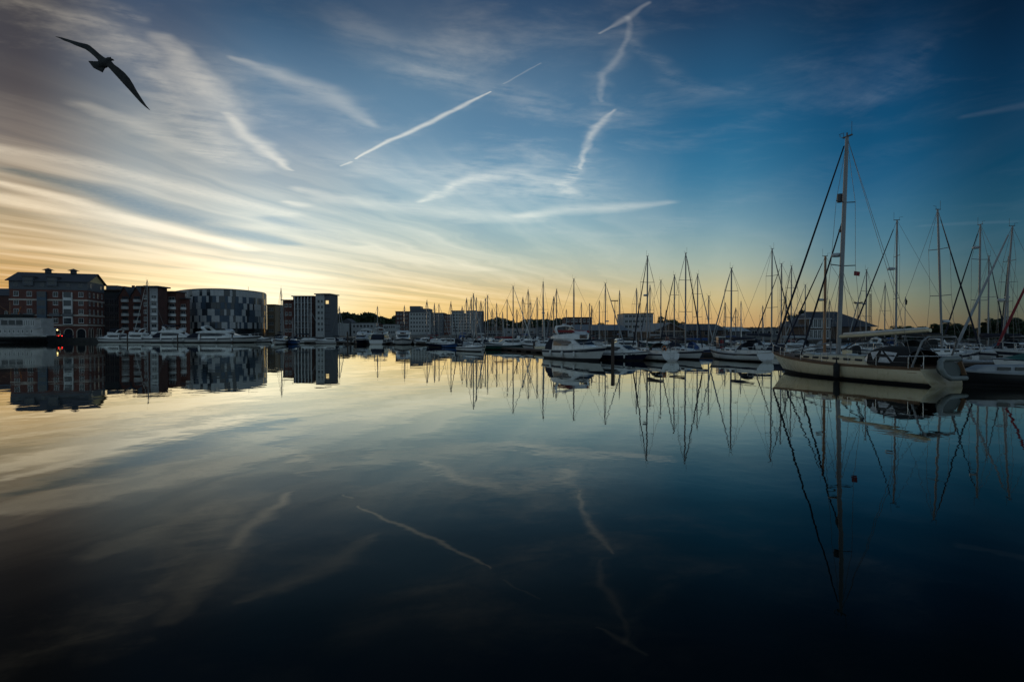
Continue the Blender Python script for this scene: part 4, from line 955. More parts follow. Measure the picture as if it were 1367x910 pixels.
def sail_boat(px, D, ytop, heading, label, group=None, color='white_gelcoat', canvas='canvas_navy', scale=None, jib='canvas_grey', spreaders=2, radar=False, hood=True, rake=0.0, detail=2, thick=1.0, jib_r=.07, name='sailing_boat'):
    """the mast stands at photograph x = px, distance D, its head at photograph y = ytop; heading in degrees from +x"""
    if (color, canvas) not in KITS: KITS[color, canvas] = sail_kit(color, canvas)
    k = KITS[color, canvas]
    Hm = zat(ytop, D); s = scale or min(max(Hm/13.0, .72), 1.25)
    a = math.radians(heading); p = at(px, 443, D); p.z = 0
    mx = .9                                                         # mast step, in the boat's own length
    p = p - Vector((math.cos(a)*mx*s, math.sin(a)*mx*s, 0))
    r = empty(name, p, a, s); tag(r, label, 'sailing boat', group)
    put('hull', k['hull'], r); put('deck', k['deck'], r)
    cb = put('cabin', k['cabin'], r)
    z0 = 1.35; H = Hm/s - z0
    m = put('mast', k['mast'], r, (mx, 0, z0-.3), (0, -math.radians(rake), 0), (thick/s**.5, thick/s**.5, H+.3))
    mr = math.radians(rake); top = Vector((mx - math.sin(mr)*H, 0, z0 + math.cos(mr)*H))
    def on(t): return Vector((mx, 0, z0)).lerp(top, t)
    put('masthead', k['masthead'], r, top, (0, 0, PI))
    bo = put('boom', k['boom'], r, (mx-.1, 0, z0+.95), (0, 0, 0))
    put('sail_cover', k['sail_cover'], bo, (0, 0, 0))
    for i in range(spreaders): put('spreader', k['spreader'], r, on((i+1)/(spreaders+1)+.05))
    bow = Vector((4.85, 0, 1.3))
    wr = .015*max(1, D/70)/s
    if jib: MB().tube([bow + Vector((-.1, 0, .25)), bow.lerp(top, .12), bow.lerp(top, .5), bow.lerp(top, .93)], [jib_r*.9/s, jib_r*1.25/s, jib_r/s, jib_r*.55/s], 7).build('furled_sail', M[jib], r)
    MB().tube([bow, bow.lerp(top, .5), top], wr*1.2, 4).build('forestay', M['wire'], r)
    MB().tube([Vector((-4.75, 0, 1.1)), top], wr, 4).build('backstay', M['wire'], r)
    if detail >= 1:
        for sgn in (-1, 1):
            pts = [Vector((mx-.2, sgn*1.42, .95))]
            if spreaders: pts += [on((i+1)/(spreaders+1)+.05) + Vector((0, sgn*.95, .04)) for i in range(spreaders)]
            MB().tube(pts + [top], wr, 4).build('shroud', M['wire'], r)
    if detail >= 2:
        for x in (-.6, .5, 1.5):
            for sgn in (-1, 1):
                put('window', k['window'], cb, (x, sgn*(.93-.075*(x+1.3)), 1.12), (0, 0, -sgn*.09))
        put('cockpit', k['cockpit'], r); put('wheel', k['wheel'], r)
        put('pulpit', k['pulpit'], r); put('pushpit', k['pushpit'], r)
        for q in k['lifeline']: put('lifeline', q, r)
        for x in (-2.2, .8): put('fender', k['fender'], r, (x, -1.68, .62))
    if hood: put('sprayhood', k['sprayhood'], r)
    if radar:
        t = radar if radar is not True else .45
        put('radar_dome', k['radar_dome'], r, on(t) + Vector((.42, 0, 0)))
    return r

# ---- motor cruisers
def cruiser_kit(color, L=11.0):
    secs = hull_secs(L, 3.7, 1.05, 1.65, 1.15, rake=.13, stern=.92, full=.5, flare=.07, chine=.88)
    k = {'hull': hull_mesh('cruiser_hull_'+color, secs, [color.replace('white_gelcoat', 'white_hull'), 'antifoul', 'canvas_navy' if color != 'navy_gelcoat' else 'white_gelcoat'], stripe=1), 'deck': deck_mesh('cruiser_deck_'+color, secs, 'deck')}
    def saloon():
        return MB().loft([[(x, w, z0), (x+(.0), w*.96, z0+h*.5), (x, w*.88, z0+h*.96), (x, w*.5, z0+h*1.03), (x, 0, z0+h*1.05), (x, -w*.5, z0+h*1.03), (x, -w*.88, z0+h*.96), (x, -w*.96, z0+h*.5), (x, -w, z0)]
            for x, w, z0, h in [(-3.6,1.45,1.1,1.15),(-3.5,1.45,1.1,1.3),(-1.0,1.5,1.1,1.32),(.6,1.42,1.15,1.25),(1.9,1.15,1.2,.52),(3.6,.75,1.35,.26),(4.4,.3,1.45,.05)]])
    k['saloon'] = shared('cruiser_saloon', saloon, M['white_gelcoat'])
    def side(s):
        return MB().add([(-3.3,s*1.455,1.62),(-.9,s*1.485,1.62),(.9,s*1.32,1.66),(.35,s*1.33,2.18),(-.9,s*1.43,2.24),(-3.3,s*1.39,2.22)], [(0,1,2,3,4,5)])
    k['side_window'] = [shared('cruiser_side_%d' % s, lambda: side(s), M['glass']) for s in (-1, 1)]
    k['windscreen'] = shared('cruiser_screen', lambda: MB().add([(1.86,1.02,1.80),(1.86,-1.02,1.80),(.72,-1.12,2.42),(.72,1.12,2.42)], [(0,1,2,3)]), M['glass'])
    def fly():
        return MB().loft([[(x, w, 2.4), (x, w*1.02, 2.4+h), (x, w*.9, 2.4+h+.01), (x, w*.88, 2.47), (x, -w*.88, 2.47), (x, -w*.9, 2.4+h+.01), (x, -w*1.02, 2.4+h), (x, -w, 2.4)] for x, w, h in [(-3.9,1.42,.22),(-3.0,1.45,.5),(-.6,1.4,.62),(.55,1.15,.68),(1.05,.6,.5)]])
    k['flybridge'] = shared('cruiser_fly', fly, M['white_gelcoat'])
    k['fly_screen'] = shared('cruiser_flyscreen', lambda: MB().add([(.5,1.12,3.05),(1.0,.55,2.93),(1.0,-.55,2.93),(.5,-1.12,3.05),(.25,-1.1,3.42),(.7,-.5,3.36),(.7,.5,3.36),(.25,1.1,3.42)], [(0,1,6,7),(1,2,5,6),(2,3,4,5)]), M['clear_vinyl'])
    k['radar_arch'] = shared('cruiser_arch', lambda: MB().loft([[(x-.3, y, z), (x+.3, y, z), (x+.22, y*.96, z+.16), (x-.22, y*.96, z+.16)] for x, y, z in [(-2.2,1.42,2.6),(-2.9,1.35,3.5),(-3.05,1.15,3.85),(-3.05,0,3.95),(-3.05,-1.15,3.85),(-2.9,-1.35,3.5),(-2.2,-1.42,2.6)]], closed=True), M['white_gelcoat'])
    def rail(s):
        b = MB(); P = [(5.3,0,2.35),(4.6,s*.75,2.28),(3.0,s*1.35,2.05),(1.2,s*1.68,1.85),(-.8,s*1.78,1.8)]
        b.tube(P, .022, 5)
        for q in P[1:]: b.tube([q, (q[0], q[1], q[2]-.62)], .02, 4)
        return b
    k['rail'] = [shared('cruiser_rail_%d' % s, lambda: rail(s), M['steel']) for s in (-1, 1)]
    k['bimini'] = shared('cruiser_bimini', lambda: MB().loft([[(x, 1.3*math.cos(a), 3.9+.35*math.sin(a)) for a in [PI*q/8 for q in range(9)]] for x in (-3.3, -1.8, -.4)], caps=False), M['canvas_navy'])
    k['cockpit_cover'] = shared('cruiser_cover', lambda: MB().slab([(-5.3,1.1),(-3.6,1.1),(-3.6,2.42),(-4.2,2.4),(-5.2,1.6)], -1.4, 1.4), M['canvas_navy'])
    k['porthole'] = shared('cruiser_port', lambda: MB().prism([(-.28,-.02),(.28,-.02),(.28,.02),(-.28,.02)], -.07, .07), M['glass'])
    k['fender'] = shared('fender_white', lambda: MB().tube([(0,0,-.34),(0,0,-.28),(0,0,.28),(0,0,.34)], [.05,.14,.14,.05], 10), M['canvas_white'])
    k['radar_dome'] = shared('radar_dome', None, None) if 'radar_dome' in shared.d else shared('radar_dome', lambda: MB().tube([(0,0,-.12),(0,0,-.1),(0,0,.08),(0,0,.12)], [.2,.3,.3,.2], 12), M['grey_gelcoat'])
    return k
CK = {}
def cruiser(px, D, heading, L, label, group=None, color='white_gelcoat', fly=True, bimini=False, cover=True, arch=True, name='motor_cruiser', zs=1.0):
    if color not in CK: CK[color] = cruiser_kit(color)
    k = CK[color]; p = at(px, 443, D); p.z = 0; s = L/11.0
    r = empty(name, p, math.radians(heading), s); r.scale.z = s*zs; tag(r, label, 'motor boat', group)
    put('hull', k['hull'], r); put('deck', k['deck'], r); sl = put('saloon', k['saloon'], r)
    for q in k['side_window']: put('side_window', q, sl)
    put('windscreen', k['windscreen'], sl)
    if fly: f = put('flybridge', k['flybridge'], r); put('screen', k['fly_screen'], f)
    if arch:
        a = put('radar_arch', k['radar_arch'], r, (0, 0, 0) if fly else (0, 0, -.9)); put('radar_dome', k['radar_dome'], a, (-3.05, 0, 4.15), scale=(.9,.9,.9))
    for q in k['rail']: put('rail', q, r)
    if bimini: put('bimini', k['bimini'], r)
    if cover: put('cockpit_cover', k['cockpit_cover'], r)
    for x in (1.4, 2.4, 3.2):
        for sgn in (-1, 1): put('porthole', k['porthole'], r, (x, sgn*(1.79-.21*max(x-.8, 0)), 1.05), (0, 0, -sgn*.13*(x-.6)))
    for x in (-3.2, -.6, 1.6): put('fender', k['fender'], r, (x, -1.92+.12*max(x, 0), .66))
    return r

# ---- the ship at the far left
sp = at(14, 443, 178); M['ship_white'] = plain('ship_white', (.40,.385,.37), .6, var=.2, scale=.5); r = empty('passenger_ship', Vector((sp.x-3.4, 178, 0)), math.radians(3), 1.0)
tag(r, 'white passenger ship with a black hull cut off by the left edge of the picture', 'ship')
secs = hull_secs(34, 8.0, 2.1, 3.1, 2.0, rake=.03, stern=.6, full=.3, flare=.03, chine=.9, wine=.5)
for s_ in secs:
    for i, q in enumerate(s_): s_[i] = (q[0], q[1], q[2])
put('hull', hull_mesh('ship_hull', secs, ['black_gelcoat', 'antifoul', 'white_gelcoat'], stripe=0), r, (-1.2, 0, 0), (0, 0, PI)); put('deck', deck_mesh('ship_deck', secs, 'deck'), r, (-1.2, 0, 0), (0, 0, PI))
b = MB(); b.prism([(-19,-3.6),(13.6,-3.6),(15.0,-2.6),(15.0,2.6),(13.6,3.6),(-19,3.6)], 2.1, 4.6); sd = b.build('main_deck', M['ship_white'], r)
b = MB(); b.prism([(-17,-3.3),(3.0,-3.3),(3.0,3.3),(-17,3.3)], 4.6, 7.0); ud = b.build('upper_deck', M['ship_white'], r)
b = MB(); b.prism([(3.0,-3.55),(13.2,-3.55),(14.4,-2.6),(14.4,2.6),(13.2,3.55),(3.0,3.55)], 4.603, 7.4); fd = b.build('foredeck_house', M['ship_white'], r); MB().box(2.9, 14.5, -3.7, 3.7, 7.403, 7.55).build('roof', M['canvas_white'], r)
MB().box(-19, 14.6, -3.75, 3.75, 4.45, 4.6).build('deck_edge', M['grey_gelcoat'], r)
MB().box(-18.5, 3.8, -3.7, 3.7, 7.003, 7.2).build('awning', M['canvas_grey'], r)
for i in range(5): put('window', window_mesh(2.6, 1.3, 'white_gelcoat', 'glass', 0), ud, (-15+i*3.7, -3.305, 5.2))
for i in range(12): put('window', window_mesh(.5, 1.1, 'white_gelcoat', 'glass', 0), sd, (-2+i*1.3, -3.605, 2.9))
for i in range(5): put('window', window_mesh(.42, 1.7, 'white_gelcoat', 'glass', 0), fd, (10.2+i*.68, -3.555, 5.2))
for i in range(3): put('window', window_mesh(1.9, 1.4, 'steel_painted', 'glass', 0), fd, (4.3+i*2.2, -3.555, 5.5))
MB().box(1.2, 8.6, -2.2, 2.2, 7.553, 8.7).build('covered_deckhouse', M['canvas_black'], r)
MB().tube([(3.2,0,8.7),(3.2,0,12.6)], .14, 8, r1=.07).build('mast', M['varnished_wood'], r)
MB().tube([(3.2,0,9.2),(-.6,-.4,12.2)], .10, 6, r1=.06).build('derrick', M['varnished_wood'], r)
MB().box(-15.0, -11.0, -1.8, 1.8, 7.203, 9.3).build('wheelhouse', M['ship_white'], r)
MB().tube([(-6,0,7.2),(-6,0,13.0)], .16, 8, r1=.08).build('mast', M['varnished_wood'], r)
MB().tube([(-6,0,8.5),(-1.5,-.5,13.4)], .12, 6, r1=.07).build('derrick', M['orange'], r)
MB().tube([(5.0,0,7.2),(6.5,0,11.2)], .10, 6).build('davit', M['orange'], r)
MB().tube([(-8.5,0,7.2),(-8.7,0,9.2)], .8, 14).build('funnel', M['red_gelcoat'], r)
b = MB(); b.tube([(-18,-3.5,8.1),(2.5,-3.5,8.1)], .03, 4); 
for i in range(12): b.tube([(-18+i*1.86,-3.5,7.2),(-18+i*1.86,-3.5,8.1)], .03, 4)
b.build('railing', M['steel'], r)
MB().tube([(14.6,0,4.6),(16.0,0,8.0)], .06, 6).build('jackstaff', M['ship_white'], r)

# ---- left row of motor yachts along the quay
LQ = 'motor yachts along the left quay'
cruiser(149, 180, 176, 11, 'leftmost white motor yacht, bow left, under the glass block', LQ, bimini=True)
cruiser(178, 179, 178, 11.5, 'white motor yacht with dark windows under the gabled flats', LQ, fly=True, cover=False)
cruiser(208, 178, 175, 12, 'white motor yacht beside the thin mast under the dark flats', LQ, fly=True)
cruiser(240, 177, 4, 15, 'long white motor yacht with a canopied stern, left of the largest yacht', LQ, fly=True, bimini=True, zs=.95)
cruiser(302, 176, 2, 22, 'largest white motor yacht with a long foredeck below the chequered building', LQ, fly=True, arch=True, cover=True, zs=.62)
cruiser(345, 182, 10, 9, 'small white cruiser behind the bow of the largest yacht', LQ, fly=False, cover=False)
cruiser(374, 150, -84, 9.5, 'white cruiser seen bow on left of the blue hulled boat', LQ, fly=False, arch=False)
sail_boat(197, 190, 374, 178, 'white sailing boat with the only mast before the dark balcony flats', color='white_gelcoat', detail=1, spreaders=1, jib='canvas_white', thick=1.3)
sail_boat(375.5, 176, 385, 100, 'sailing boat whose thin mast rises left of the dark red block', color='white_gelcoat', detail=1, spreaders=1, thick=1.2)
sail_boat(391, 152, 424, -75, 'blue hulled boat seen bow on below the columned flats', color='blue_gelcoat', detail=1, spreaders=1, thick=1.2, scale=1.0, jib=None)
sail_boat(414, 166, 413, 5, 'long low white sailing boat below the columned flats', color='white_gelcoat', detail=1, spreaders=1, scale=1.05, hood=False)
cruiser(436, 160, 200, 7, 'small white cabin boat at the foot of the slim tower', None, fly=False, arch=False, cover=True)
cruiser(452, 170, 160, 6.5, 'small white boat in front of the plain white low building', None, fly=False, arch=False, cover=True)
cruiser(484, 158, -92, 13, 'cruiser seen bow on with a dark hull below the white terrace', None, 'navy_gelcoat', zs=.85)
cruiser(500, 166, 98, 8, 'small white cruiser squeezed between the bow-on and stern-on cruisers', None, fly=False)
cruiser(511, 156, 86, 12, 'white cruiser seen from astern with a dark enclosed cockpit', None, bimini=True, cover=True)
cruiser(538, 149, -80, 14.5, 'big white flybridge cruiser seen bow on, left of the small fishing boats', None, fly=True, bimini=True, zs=.82)
cruiser(560, 152, 250, 7, 'small white boat just right of the big bow-on flybridge cruiser', None, fly=False, arch=False)
cruiser(592, 122, 172, 8.5, 'dark hulled workboat with a white foredeck below the thin brick flats', None, 'navy_gelcoat', fly=False, arch=False, cover=True, name='work_boat')
cruiser(611, 128, 200, 7, 'small white boat right of the dark hulled workboat', None, fly=False, arch=False)
cruiser(632, 124, 170, 7.5, 'low white cabin boat with blue cover before the white gridded block', None, fly=False, arch=True)
cruiser(658, 124, 190, 7, 'grey hulled cabin boat at the left end of the pontoon', None, 'grey_gelcoat', fly=False)
cruiser(676, 110, 185, 8.5, 'white cabin cruiser lying behind the left half of the pontoon', None, fly=False, arch=True)
cruiser(702, 108, 175, 8, 'pale blue trimmed cabin boat behind the middle of the pontoon', None, fly=False, arch=True, cover=True)
cruiser(722, 104, 184, 7.5, 'white boat half hidden by the stern of the big cruiser', None, fly=False, arch=True)
# ---- the two motor boats in the middle foreground
r = cruiser(772, 67.5, -62, 11.0, 'big white motor cruiser with a flybridge and radar arch at the end of the pontoon', None, fly=True, bimini=False, cover=True)
MB().slab([(-3.6,3.2),(.6,3.2),(.3,3.45),(-3.5,3.5)], -1.25, 1.25).build('flybridge_cover', M['canvas_red'], r)
cruiser(832, 66.3, -50, 7.6, 'navy hulled cabin boat with a white roof right of the big cruiser', None, 'navy_gelcoat', fly=False, arch=False, cover=False, name='cabin_boat')

# ---- sailing boats of the middle distance: (mast x, mast head y, mast height, heading)
random.seed(21)
FAR = []
for x, y in [(453,409),(504,409),(540,408),(570,401),(580,405),(586,406),(602,403),(617,409),(623,398),(629,397),(632,392),(636,397),(642,402),(648,398),(651,394),(657,412),(663,405),(671,416),(677,400),(685,382),(690,413),
             (698,397),(705,387),(707.5,402),(717,397),(725,376),(731,416),(739,396),(743,386),(756,413),(766,372),(776,404),(787,405),(790,408),(800,401),(808,378),(827,388),(849.5,385),(867.5,381),(882,374),(889,414),(900,367),
             (931,366),(968,404),(982,411),(989,402),(1018,408),(1049,392)]:
    FAR.append((x, y))
LAND = [(440, 'before the low white buildings'), (528, 'before the distant stepped flats'), (603, 'before the white gridded block'), (646, 'before the ridge left of the pontoon'), (700, 'before the ridge above the pontoon'),
        (735, 'behind the big cruiser'), (810, 'between big cruiser and lamp post'), (840, 'before the gabled shed'), (920, 'before the broad dark shed'), (975, 'over low sheds left of the cream yacht')]
def landmark(x):
    q = LAND[0]
    for l in LAND:
        if x >= l[0]: q = l
    return q[1]
ORD = ['first', 'second', 'third', 'fourth', 'fifth', 'sixth', 'seventh', 'eighth', 'ninth', 'tenth', 'eleventh', 'twelfth', 'thirteenth', 'fourteenth', 'fifteenth']
bylm = {}
for x, y in sorted(FAR): bylm.setdefault(landmark(x), []).append(x)
used = []
cols = ['white_gelcoat', 'white_gelcoat', 'white_gelcoat', 'navy_gelcoat', 'white_gelcoat', 'ivory_gelcoat', 'blue_gelcoat', 'grey_gelcoat', 'white_gelcoat', 'green_gelcoat']
cnv = ['canvas_navy', 'canvas_blue', 'canvas_navy', 'canvas_grey', 'canvas_navy', 'canvas_red', 'canvas_white']
for i, (x, y) in enumerate(FAR):
    lo, hi = (95, 200) if x < 735 else (84, 150)
    if x < 600: lo, hi = 165, 185
    best = None
    for q in range(40):
        Hm = random.uniform(9.5, 14.5); D = (Hm - CAM.z)/(ray(683, y)[1])
        if not lo <= D <= hi: continue
        X = ray(x, 443)[0]*D; dist = min([math.hypot(X-a, (D-b)*.5) for a, b in used] or [99])
        if best is None or dist > best[0]: best = (dist, D, X)
    if best is None: D = min(max((12-CAM.z)/ray(683, y)[1], lo), hi)
    else: D = best[1]
    used.append((ray(x, 443)[0]*D, D))
    L = bylm[landmark(x)]; n = L.index(x)
    c = cols[i % len(cols)]; word = {'white_gelcoat': 'white', 'navy_gelcoat': 'navy', 'ivory_gelcoat': 'cream', 'blue_gelcoat': 'blue', 'grey_gelcoat': 'grey', 'green_gelcoat': 'green'}[c]
    hd = random.choice([90, 90, -90, 80, 260, 170, 10, -60, 120]) + random.uniform(-12, 12)
    sail_boat(x, D, y, hd, '%s sailing boat %s, %s mast from left' % (word, landmark(x), ORD[n]), 'sailing boats moored in the marina', c, cnv[i % len(cnv)],
              jib=random.choice(['canvas_grey', 'canvas_white', 'canvas_navy', None]), spreaders=random.choice([1, 2]), radar=random.choice([False, False, .4, .5]), hood=random.random() < .7, detail=1,
              thick=1.0 + max(0, (D-80)/160), jib_r=.075)

# ---- sailing boats nearer, on the right
RG = 'sailing boats on the right of the marina'
r = sail_boat(864, 68, 342, 105, 'white stern-on sailing boat with black sprayhood right of the navy cabin boat', RG, 'white_gelcoat', 'canvas_black', scale=.95, jib='canvas_navy', radar=.58, spreaders=2)
MB().tube([(-4.6, .75+.22*math.cos(a), 1.45+.3*math.sin(a)) for a in [PI*(-.25+1.5*q/10) for q in range(11)]], .07, 7).build('horseshoe_buoy', M['orange'], r)
put('transom_ladder', shared('transom_ladder', lambda: MB().tube([(-5.02,-.25,.2),(-5.02,-.25,1.2)], .025, 5).tube([(-5.02,.25,.2),(-5.02,.25,1.2)], .025, 5).tube([(-5.02,-.25,.4),(-5.02,.25,.4)], .02, 5).tube([(-5.02,-.25,.7),(-5.02,.25,.7)], .02, 5), M['steel']), r)
sail_boat(915, 69, 338, -76, 'bow-on white sailing boat with the tallest mast left of the cream yacht', RG, 'white_gelcoat', 'canvas_navy', scale=.95, jib='canvas_navy', spreaders=2)
sail_boat(976, 67, 358, 107, 'white sailing boat with a dark cockpit tent left of the cream yacht bow', RG, 'white_gelcoat', 'canvas_navy', scale=1.0, jib='canvas_grey', spreaders=2)
sail_boat(946, 80, 395, 10, 'low sailing boat with a blue cover lying behind the two white sterns', RG, 'blue_gelcoat', 'canvas_blue', scale=.9, jib=None, spreaders=1, detail=1)
sail_boat(1030, 80, 332, 20, 'sailing boat whose tall mast rises just left of the cream yacht forestay', RG, 'white_gelcoat', 'canvas_navy', jib='canvas_navy', spreaders=2)
sail_boat(1042.7, 83, 352, 172, 'sailing boat with the second mast left of the wooden one', RG, 'grey_gelcoat', 'canvas_grey', jib='canvas_navy', spreaders=1, detail=1)
sail_boat(1056, 92, 355, 95, 'navy sailing boat with a mast crossing the cream yacht forestay', RG, 'navy_gelcoat', 'canvas_navy', jib='canvas_navy', spreaders=2, detail=1)
sail_boat(1074.6, 95, 380, 150, 'small sailing boat with a short mast left of the boathouse glazing', RG, 'white_gelcoat', 'canvas_grey', jib='canvas_grey', spreaders=1, detail=1, radar=.5)
sail_boat(1107, 110, 400, 90, 'distant sailing boat with a very thin mast between the wooden and the tallest mast', RG, 'white_gelcoat', 'canvas_navy', jib=None, spreaders=1, detail=1)
o = sail_boat(1101, 54, 342, 165, 'old sailing boat with a thick varnished wooden mast behind the cream yacht', RG, 'green_gelcoat', 'canvas_black', scale=.95, jib='canvas_navy', spreaders=1, radar=.55, thick=1.35)
for c in o.children:
    if c.name.split('.')[0] == 'mast':
        c.data = c.data.copy(); c.data.materials.clear(); c.data.materials.append(M['varnished_wood'])
sail_boat(1156, 84, 360, 100, 'sailing boat with a grey mast over the right slope of the boathouse roof', RG, 'white_gelcoat', 'canvas_navy', jib='canvas_grey', spreaders=2, detail=1, radar=.55)
sail_boat(1181, 95, 378, 80, 'sailing boat with a thin mast between the boathouse and the tall radar mast', RG, 'blue_gelcoat', 'canvas_blue', jib=None, spreaders=1, detail=1)
sail_boat(1196, 62, 294, 160, 'sailing boat with a tall mast and two radar domes right of the boathouse', RG, 'navy_gelcoat', 'canvas_black', jib='canvas_navy', spreaders=2, radar=.62)
sail_boat(1258, 56, 280, 12, 'sailing boat with the leaning tall mast above the grey inflatable', RG, 'white_gelcoat', 'canvas_black', jib='canvas_navy', spreaders=2, radar=.2, rake=3.0)
sail_boat(1307, 63, 300, 100, 'sailing boat whose straight tall mast carries a box near its head', RG, 'navy_gelcoat', 'canvas_navy', jib='canvas_navy', spreaders=2, radar=.82)
sail_boat(1319, 72, 342, 20, 'sailing boat with a shorter mast between two tall ones at the right', RG, 'white_gelcoat', 'canvas_black', jib='canvas_navy', spreaders=1, detail=1)
sail_boat(1338, 60, 302, 168, 'sailing boat with a leaning mast and a thick pale furled sail running down left', RG, 'white_gelcoat', 'canvas_black', jib='canvas_grey', spreaders=2, radar=.4, rake=3.5, jib_r=.12)
sail_boat(1345, 78, 343, 60, 'sailing boat with the rightmost shorter mast near the right edge', RG, 'grey_gelcoat', 'canvas_navy', jib='canvas_navy', spreaders=2, detail=1, radar=.55)
sail_boat(1410, 54, 292, 168, 'sailing boat with a red furled sail entering from the right edge', RG, 'white_gelcoat', 'canvas_red', scale=1.25, jib='canvas_red', spreaders=2, jib_r=.10)

# ---- the cream yacht
bow = Vector((22.1, 48.2, 0)); stn = Vector((26.05, 34.0, 0)); ctr = (bow+stn)/2; hd = math.atan2((bow-stn).y, (bow-stn).x); YL = 14.74
r = empty('cream_yacht', ctr, hd); tag(r, 'large cream sailing yacht with the tallest mast, moored nearest on the right', 'sailing yacht')
secs = hull_secs(YL, 4.25, 1.02, 1.55, 1.02, rake=.10, stern=.70, full=.46, scoop=.035, chine=.70, n=30)
put('hull', hull_mesh('yacht_hull', secs, ['ivory_hull', 'antifoul', 'teak'], stripe=0), r)
put('deck', deck_mesh('yacht_deck', secs, 'teak'), r)
b = MB()
for s in (0, -1): b.tube([(q[s][0], q[s][1]*.985, q[s][2]+.05) for q in secs], .035, 6)
MB().tube([(q[0][0], q[0][1]*.985, q[0][2]+.05) for q in secs], .035, 6).build('toe_rail', M['teak'], r); MB().tube([(q[-1][0], q[-1][1]*.985, q[-1][2]+.05) for q in secs], .035, 6).build('toe_rail', M['teak'], r)
for s in (0, -1):
    MB().tube([(q[3 if s == 0 else -4][0], q[3 if s == 0 else -4][1]+(.012 if s == 0 else -.012), q[3 if s == 0 else -4][2]+.34) for q in secs[1:-1]], .018, 5).build('cove_line', M['varnished_wood'], r)
cs = cabin_secs(-3.1, 4.9, 2.7, 1.2, 1.02, .62, .50, 14, 1.6, .3, .88)
cab = MB().loft(cs).build('cabin', M['ivory_gelcoat'], r)
MB().loft([[(x, y*.80, z+.012+.0) for x, y, z in q[3:6]] for q in cs[2:-3]], caps=False).build('cabin_top', M['deck'], r)
for k in range(7):
    x = -2.3+1.02*k; w = (2.7+(1.2-2.7)*((x+3.1)/8)**1.3)/2
    for s in (-1, 1):
        b = MB(); b.prism([(-.30,-.035),(.30,-.035),(.30,.035),(-.30,.035)], -.075, .075)
        o = b.build('window', M['glass'], cab); o.location = (x, s*(w*.94), 1.02+.34); o.rotation_euler = (0, 0, -s*.11)
for x, w in ((1.6, .55), (3.2, .45), (-.6, .5)):
    MB().box(x-w/2, x+w/2, -.28, .28, 1.60, 1.72).build('hatch', M['clear_vinyl'], r)
H = zat(187, 41.7)
mx = YL/2 - 6.77; mrk = math.radians(2.2); mz = 1.6
mtop = Vector((mx - math.sin(mrk)*(H-mz), 0, H))
def om(z): t = (z-mz)/(H-mz); return Vector((mx, 0, mz)).lerp(mtop, t)
MB().tube([(mx,0,mz-.05), om(9), om(15), mtop], [.155,.15,.135,.11], 12).build('mast', M['aluminium'], r)
b = MB(); b.box(-.45,.35,-.05,.05,0,.09); b.tube([(-.4,0,.05),(-.4,0,1.0)], .014, 4); b.tube([(.3,0,.05),(.3,0,.4),(.7,0,.4)], .02, 5); b.tube([(0,0,.08),(0,0,.32)], .05, 6); b.tube([(.35,0,.05),(.62,0,.2),(.62,0,.34)], .018, 4)
o = b.build('masthead', M['dark_metal'], r); o.location = mtop
for z, hw in ((12.6, .85), (8.05, 1.1)):
    p = om(z); MB().tube([p+Vector((-.12, -hw, .06)), p, p+Vector((-.12, hw, .06))], .035, 6).build('spreader', M['dark_metal'], r)
b = MB(); p = om(13.0)+Vector((.42,0,0)); b.tube([p+Vector((0,0,-.3)), p+Vector((0,0,.3))], .19, 10); b.build('radar_reflector', M['dark_metal'], r)
p = om(8.9)+Vector((.5,0,0)); MB().tube([p+Vector((0,0,-.14)), p+Vector((0,0,-.1)), p+Vector((0,0,.08)), p+Vector((0,0,.12))], [.25,.36,.36,.25], 14).build('radar_dome', M['grey_gelcoat'], r)
p = om(10.6); MB().box(p.x+.12, p.x+.3, -.12, .12, p.z-.1, p.z+.12).build('deck_light', M['dark_metal'], r)
MB().tube([(mx-.15,0,2.92),(mx-3.5,0,3.12),(mx-6.9,0,3.36)], [.12,.125,.12], 10).build('boom', M['ivory_gelcoat'], r)
MB().loft([[(mx-.5-6.2*t, .15*math.cos(a), 3.08+.40*t+(.12-.04*t)*math.sin(a)) for a in [2*PI*q/8 for q in range(8)]] for t in (0,.3,.7,1)], closed=True).build('furled_mainsail', M['canvas_white'], r)
MB().tube([(mx-.3,0,1.9),(mx-2.3,0,3.0)], .05, 6).build('boom_vang', M['dark_metal'], r)
bt = Vector((YL/2-.12, 0, 1.62))
MB().tube([bt, bt+Vector((0,0,.02))+(mtop-bt)*.06, bt.lerp(mtop, .5), bt.lerp(mtop, .965)], [.06,.085,.07,.045], 8).build('furled_genoa', M['canvas_navy'], r)
it = Vector((YL/2-3.2, 0, 1.5)); MB().tube([it, it.lerp(om(11.6), .15), it.lerp(om(11.6), .6), om(11.6)], [.05,.075,.06,.04], 8).build('furled_staysail', M['canvas_navy'], r)
wt = .013
